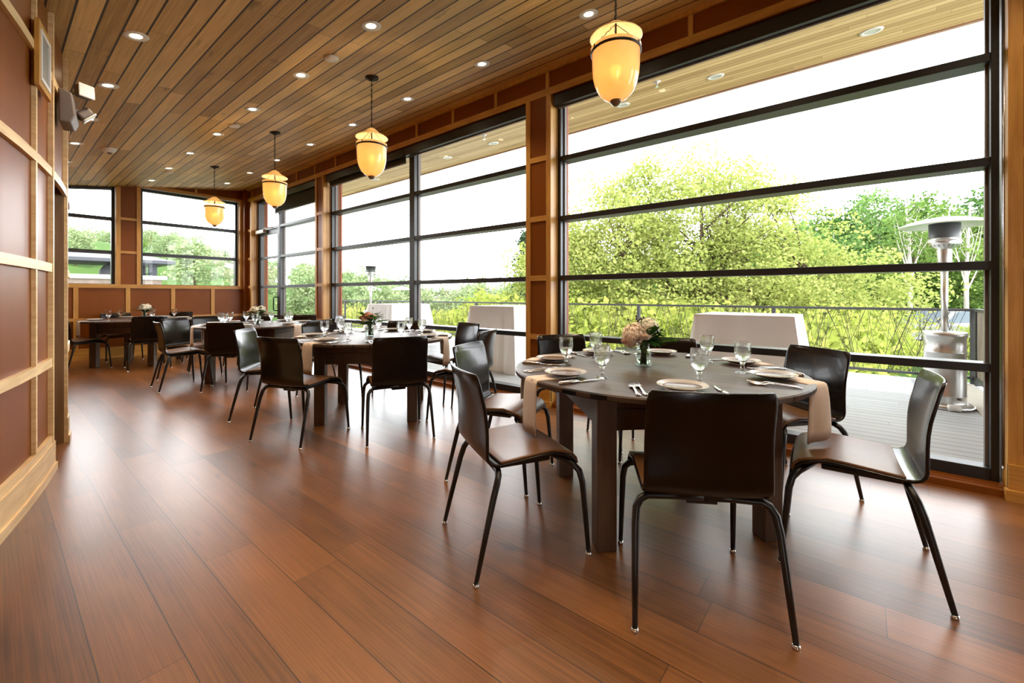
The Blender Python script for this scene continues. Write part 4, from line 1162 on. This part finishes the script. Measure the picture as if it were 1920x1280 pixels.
def band(px0, px1, D, step, frac, ks, tail, smin=.3, smax=1.1):
    """a row of trees at depth D; those that would rise over the skyline are smaller"""
    px = px0+random.uniform(0, step)
    while px < px1:
        d = D*random.uniform(.95, 1.05); u = (px-960)/800*d; p = FW*d+RT*u; x, y = float(p[0]), float(p[1]); z = hill(x, y)-.2
        top = 1.16+(553-ysky(px))/800*d*frac
        k = random.choice(ks); s_ = min((top-z)/HT[k], smax)*random.uniform(.84, 1.03)
        if s_ > smin:
            az = math.atan2(x, y); w = tail or 'on the slope, seen through '+where(az)
            plant(k, x, y, z, s_, KN[k]+' '+w, KN[k]+'s '+w)
        px += step*random.uniform(.8, 1.2)
for D, st in ((38, 120), (46, 100), (55, 84), (65, 72), (76, 62), (88, 54)):
    band(-100, 640, D, st, 1., (0, 0, 1, 2), None)
for D, st, fr_ in ((32, 95, .55), (40, 80, .8), (50, 62, 1.), (64, 52, 1.), (80, 46, 1.0)):
    band(630, 1060, D, st, fr_, (2, 0, 0), None)
bh = 'behind the maple, seen through the near window'
for D, st, fr_, ks in ((25, 140, .6, (3, 1)), (30, 110, .8, (3, 3, 4)), (36, 90, .95, (3, 4, 3)), (43, 80, 1.0, (3, 4)), (51, 75, 1.0, (1, 4))):
    band(1060 if D > 30 else 1400, 1700 if D < 27 else 2150, D, st, fr_, ks, bh, .3, 1.4)
i = 0
for D, px0 in ((34, 1440), (44, 1400), (54, 1390)):
    px = px0
    while px < 2050:
        d = D*random.uniform(.95, 1.05); u = (px-960)/800*d; p = FW*d+RT*u; x, y = float(p[0]), float(p[1])
        plant(7, x, y, hill(x, y)-.2, random.uniform(.9, 1.2), 'dark bush at the foot of the forest '+bh, 'dark bushes under the forest trees')
        px += 75*random.uniform(.8, 1.2)*40/D
# trees standing alone
def ray_at(px, D): 
    u = (px-960)/800*D; p = FW*D+RT*u; return float(p[0]), float(p[1])
for k, px, D, s, lab in ((4, 893, 27, .46, 'single bright green tree rising above the rail of the second window'), (6, 985, 25, .72, 'dark conifer just left of the near column outside'), (3, 1085, 24, .62, 'dark green tree at the left edge of the near window'), (1, 925, 24, .42, 'rounded green tree low in right half of the second window'), (1, 945, 31, .50, 'second rounded green tree low in right half of the second window')):
    x, y = ray_at(px, D); plant(k, x, y, hill(x, y)-.2, s, lab, 'single trees beyond the deck')
# bright shrubs just beyond the railing
i = 0
for yb, xo in ((1.6, 10.7), (3.6, 11.6), (5.2, 10.6), (6.9, 11.8), (8.4, 10.8), (10.2, 12.0), (11.8, 10.8), (13.6, 12.0), (15.4, 10.9), (17.2, 12.1), (19., 11.2), (21., 12.6), (4.4, 13.4), (8.8, 13.6), (12.8, 14.0), (17., 14.6), (23.5, 13.8)):
    z = hill(xo, yb); az = math.atan2(xo, yb)
    plant(5, xo, yb, z-.1, random.uniform(1.16, 1.34), 'bright yellow-green shrub behind the railing, seen through the '+where(az), 'bright shrubs behind the railing through the '+where(az)); i += 1

for px, D, yt in ((1590, 11.5, 555), (1625, 13., 578), (1655, 11., 598), (1690, 12., 618), (1735, 13.5, 640), (1815, 11.5, 622), (1850, 12.5, 598)):
    x, y = ray_at(px, D); zt = 1.16+(553-yt)/800*D; zg_ = min(hill(x, y), zt-1.2)-.1
    plant(5, x, y, zg_, (zt-zg_)/3.95, 'bright yellow-green bush behind the railing, left of the parked car' if px < 1760 else 'small bright bush behind the railing, right of the heater pole', 'bright bushes beside the parked car')
for px, D, s_, lab in ((1706, 23., 1., 'slender tree with pale forked trunk between the maple and the heater'), (1768, 25., .95, 'slender pale trunked tree right behind the heater head'), (1812, 22., .9, 'slender pale trunked tree right of the patio heater')):
    x, y = ray_at(px, D); plant(8, x, y, hill(x, y)-.2, s_*.92, lab, 'slender pale trunked trees')
# dead pale stem beyond the railing
x, y = ray_at(868, 18.)
mb = MB(); z = hill(x, y); mb.tube([(x, y, z-.2), (x+.05, y, 0), (x, y, .72)], [.10, .08, .05], 8)
for a, zz in ((.4, -.1), (2.6, .1), (3.6, -.5), (.1, -.7)): mb.tube([(x, y, zz), (x+.8*math.cos(a), y+.8*math.sin(a), zz+.12)], [.02, .008], 5)
tag(mb.build('dead_tree', M['barkpale']), 'pale bare dead tree trunk beyond the railing of second window', 'tree')

# pale parasols far off
for px, D, lab in ((697, 34, 'pale garden parasol beyond the far heater pole'), (753, 36, 'pale green garden parasol just left of second window post')):
    x, y = ray_at(px, D); z = hill(x, y); zt = 1.16+17/800*D
    t = thing('garden_parasol', lab, 'parasol', (x, y, z), 0, 'pale garden parasols in the distance')
    MB().lathe([(0, zt-z), (.45, zt-z-.14), (.95, zt-z-.34), (.93, zt-z-.36), (0, zt-z-.1)], 8, smooth=False).build('canopy', M['umb'], t)
    MB().tube([(0, 0, -.1), (0, 0, zt-z)], .04, 8).build('pole', M['barkpale'], t)

# car in the lot, seen beside the heater
cx_, cy_ = ray_at(1768, 17.)
cz = hill(cx_, cy_)
lot = []
P = [[(cx_+FW[0]*v+RT[0]*u, cy_+FW[1]*v+RT[1]*u, max(cz, hill(cx_+FW[0]*v+RT[0]*u, cy_+FW[1]*v+RT[1]*u))+.03) for u in (-4, -1.3, 1.3, 4)] for v in (-2.5, -.8, .8, 2.5)]
struct(MB().grid(P).build('ground_lot', M['asphalt']), 'grey parking area beyond the railing at right', 'ground')
t = thing('parked_car', 'white parked car beyond the railing, behind the patio heater', 'car', (cx_, cy_, cz+.05), math.atan2(RT[1], RT[0]))
prof = [(-2.15, .35), (-2.2, .62), (-2.1, .80), (-1.25, .93), (-.95, .98), (-.25, 1.46), (.25, 1.53), (1.1, 1.50), (1.75, 1.22), (2.1, 1.05), (2.2, .7), (2.15, .35)]
hw = .86
def carwid(z): return hw if z < .95 else hw-.22*(z-.95)/.55
vs = [(x, -carwid(z), z) for x, z in prof]+[(x, carwid(z), z) for x, z in prof]; n = len(prof)
mb = MB(); mb.add(vs, [tuple(range(n))[::-1], tuple(range(n, 2*n))]+[(i, (i+1) % n, (i+1) % n+n, i+n) for i in range(n)])
mb.build('body', M['carwhite'], t, bevel=.05, bseg=2)
for s in (-1, 1):
    mb = MB(); q = [(-.72, 1.0), (-.15, 1.40), (.28, 1.45), (1.05, 1.42), (1.5, 1.18), (1.45, 1.02)]
    o = []
    mb.add([(x, s*(carwid(z)+.012), z) for x, z in q], [tuple(range(6))]); mb.build('side_window', M['carglass'], t)
ws = MB().add([(-1.0, -.70, 1.0), (-1.0, .70, 1.0), (-.30, .60, 1.47), (-.30, -.60, 1.47)], [(0, 1, 2, 3)])
wo = ws.build('windscreen', M['carglass'], t, loc=(-.03, 0, .02), solid=.01)
for x in (-1.35, 1.35):
    for s in (-1, 1):
        w = MB().tube([(x, s*.72, .32), (x, s*.89, .32)], .32, 20).build('wheel', M['tyre'], t)
        MB().tube([(x, s*.88, .32), (x, s*.90, .32)], .19, 16).build('hub', M['chrome'], w)

# shelter with a wood oven beyond the left end window
ox, oy = 2.15, 19.3
zg = hill(ox, oy)
t = thing('oven_shelter', 'dark roofed stone oven shelter seen through the left end window', 'shelter', (ox, oy, 0))
MB().box((-1.55, -1.0, zg-.5), (1.55, 1.0, 1.66)).build('stone_base', M['stone'], t)
MB().box((-1.68, -1.12, 1.66), (1.68, 1.12, 1.80)).build('cap_slab', M['capstone'], t, bevel=.02)
for x in (-1.3, 1.35):
    for yy in (-.8, .8): MB().box((x-.10, yy-.10, 1.80), (x+.10, yy+.10, 2.36)).build('post', M['shedpost'], t)
r_ = MB(); e = 2.30
r_.add([(-1.85, -1.3, e), (1.85, -1.3, e), (1.85, 1.3, e), (-1.85, 1.3, e), (-1.0, -.5, e+.26), (1.0, -.5, e+.26), (1.0, .5, e+.26), (-1.0, .5, e+.26)], [(3, 2, 1, 0), (4, 5, 6, 7), (0, 1, 5, 4), (1, 2, 6, 5), (2, 3, 7, 6), (3, 0, 4, 7)])
r_.build('roof', M['shedroof'], t)
MB().box((-1.85, -1.32, e-.10), (1.85, 1.30, e)).build('roof_edge', M['shedpost'], t)
MB().lathe([(.52, 0), (.52, .14), (.44, .30), (.28, .42), (0, .48)], 20, (.65, 0, 1.80)).build('oven_dome', M['oven'], t)
ar = MB().tube([(.65+.24*math.cos(a), -.54, 1.80+.26*math.sin(a)) for a in [PI*k/10 for k in range(11)]], .045, 6); ar.build('oven_arch', M['brick'], t)

# ------------------------------------------------------------------ light
for i, (x, y) in enumerate(DOWN):
    L = bpy.data.lights.new('downlight_beam', 'SPOT'); L.energy = 46; L.color = (1., .80, .56); L.spot_size = rad(104); L.spot_blend = .8; L.shadow_soft_size = .045
    o = bpy.data.objects.new('downlight_beam', L); COL.objects.link(o); o.location = (x, y, zc(x)-.02)
for i, (x, y) in enumerate(PEND):
    L = bpy.data.lights.new('pendant_glow', 'POINT'); L.energy = 20; L.color = (1., .66, .30); L.shadow_soft_size = .035
    o = bpy.data.objects.new('pendant_glow', L); COL.objects.link(o); o.location = (x, y, 2.31+.215)
S = bpy.data.lights.new('sun', 'SUN'); S.energy = 8.; S.angle = rad(.8); S.color = (1., .95, .84)
so = bpy.data.objects.new('sun', S); COL.objects.link(so)
so.rotation_euler = Vector((-.325, -.62, 1.)).to_track_quat('Z', 'Y').to_euler()
w = bpy.data.worlds.new('sky'); sc.world = w; w.use_nodes = True
wt = w.node_tree; bg = wt.nodes['Background']; gw = G(wt)
# hazy bright sky: brightest low down over the valley, softer overhead
tc = gw.n('ShaderNodeTexCoord'); sp = gw.n('ShaderNodeSeparateXYZ'); gw.l(tc.outputs['Generated'], sp.inputs[0])
mr = gw.n('ShaderNodeMapRange'); mr.interpolation_type = 'SMOOTHSTEP'
mr.inputs[1].default_value = .04; mr.inputs[2].default_value = .62; mr.inputs[3].default_value = 11.5; mr.inputs[4].default_value = 2.
gw.l(sp.outputs[2], mr.inputs[0]); gw.l(mr.outputs[0], bg.inputs[1])
bg.inputs[0].default_value = (.955, .975, 1., 1)

# ------------------------------------------------------------------ camera
cam = bpy.data.cameras.new('camera'); co = bpy.data.objects.new('camera', cam); COL.objects.link(co)
co.location = (0, 0, 1.16); co.rotation_euler = (PI/2, 0, -rad(50.82))
cam.sensor_width = 36; cam.lens = 15.0; cam.shift_y = -87/1920; cam.clip_start = .05; cam.clip_end = 500
sc.camera = co
sc.view_settings.view_transform = 'Standard'; sc.view_settings.look = 'None'; sc.view_settings.gamma = 1; sc.view_settings.exposure = .22; sc.view_settings.use_curve_mapping = False
sc.cycles.use_denoising = True
sc.cycles.max_bounces = 10; sc.cycles.transparent_max_bounces = 24; sc.cycles.diffuse_bounces = 5; sc.cycles.glossy_bounces = 5; sc.cycles.transmission_bounces = 8
sc.cycles.sample_clamp_indirect = 8; sc.cycles.caustics_reflective = False; sc.cycles.caustics_refractive = False
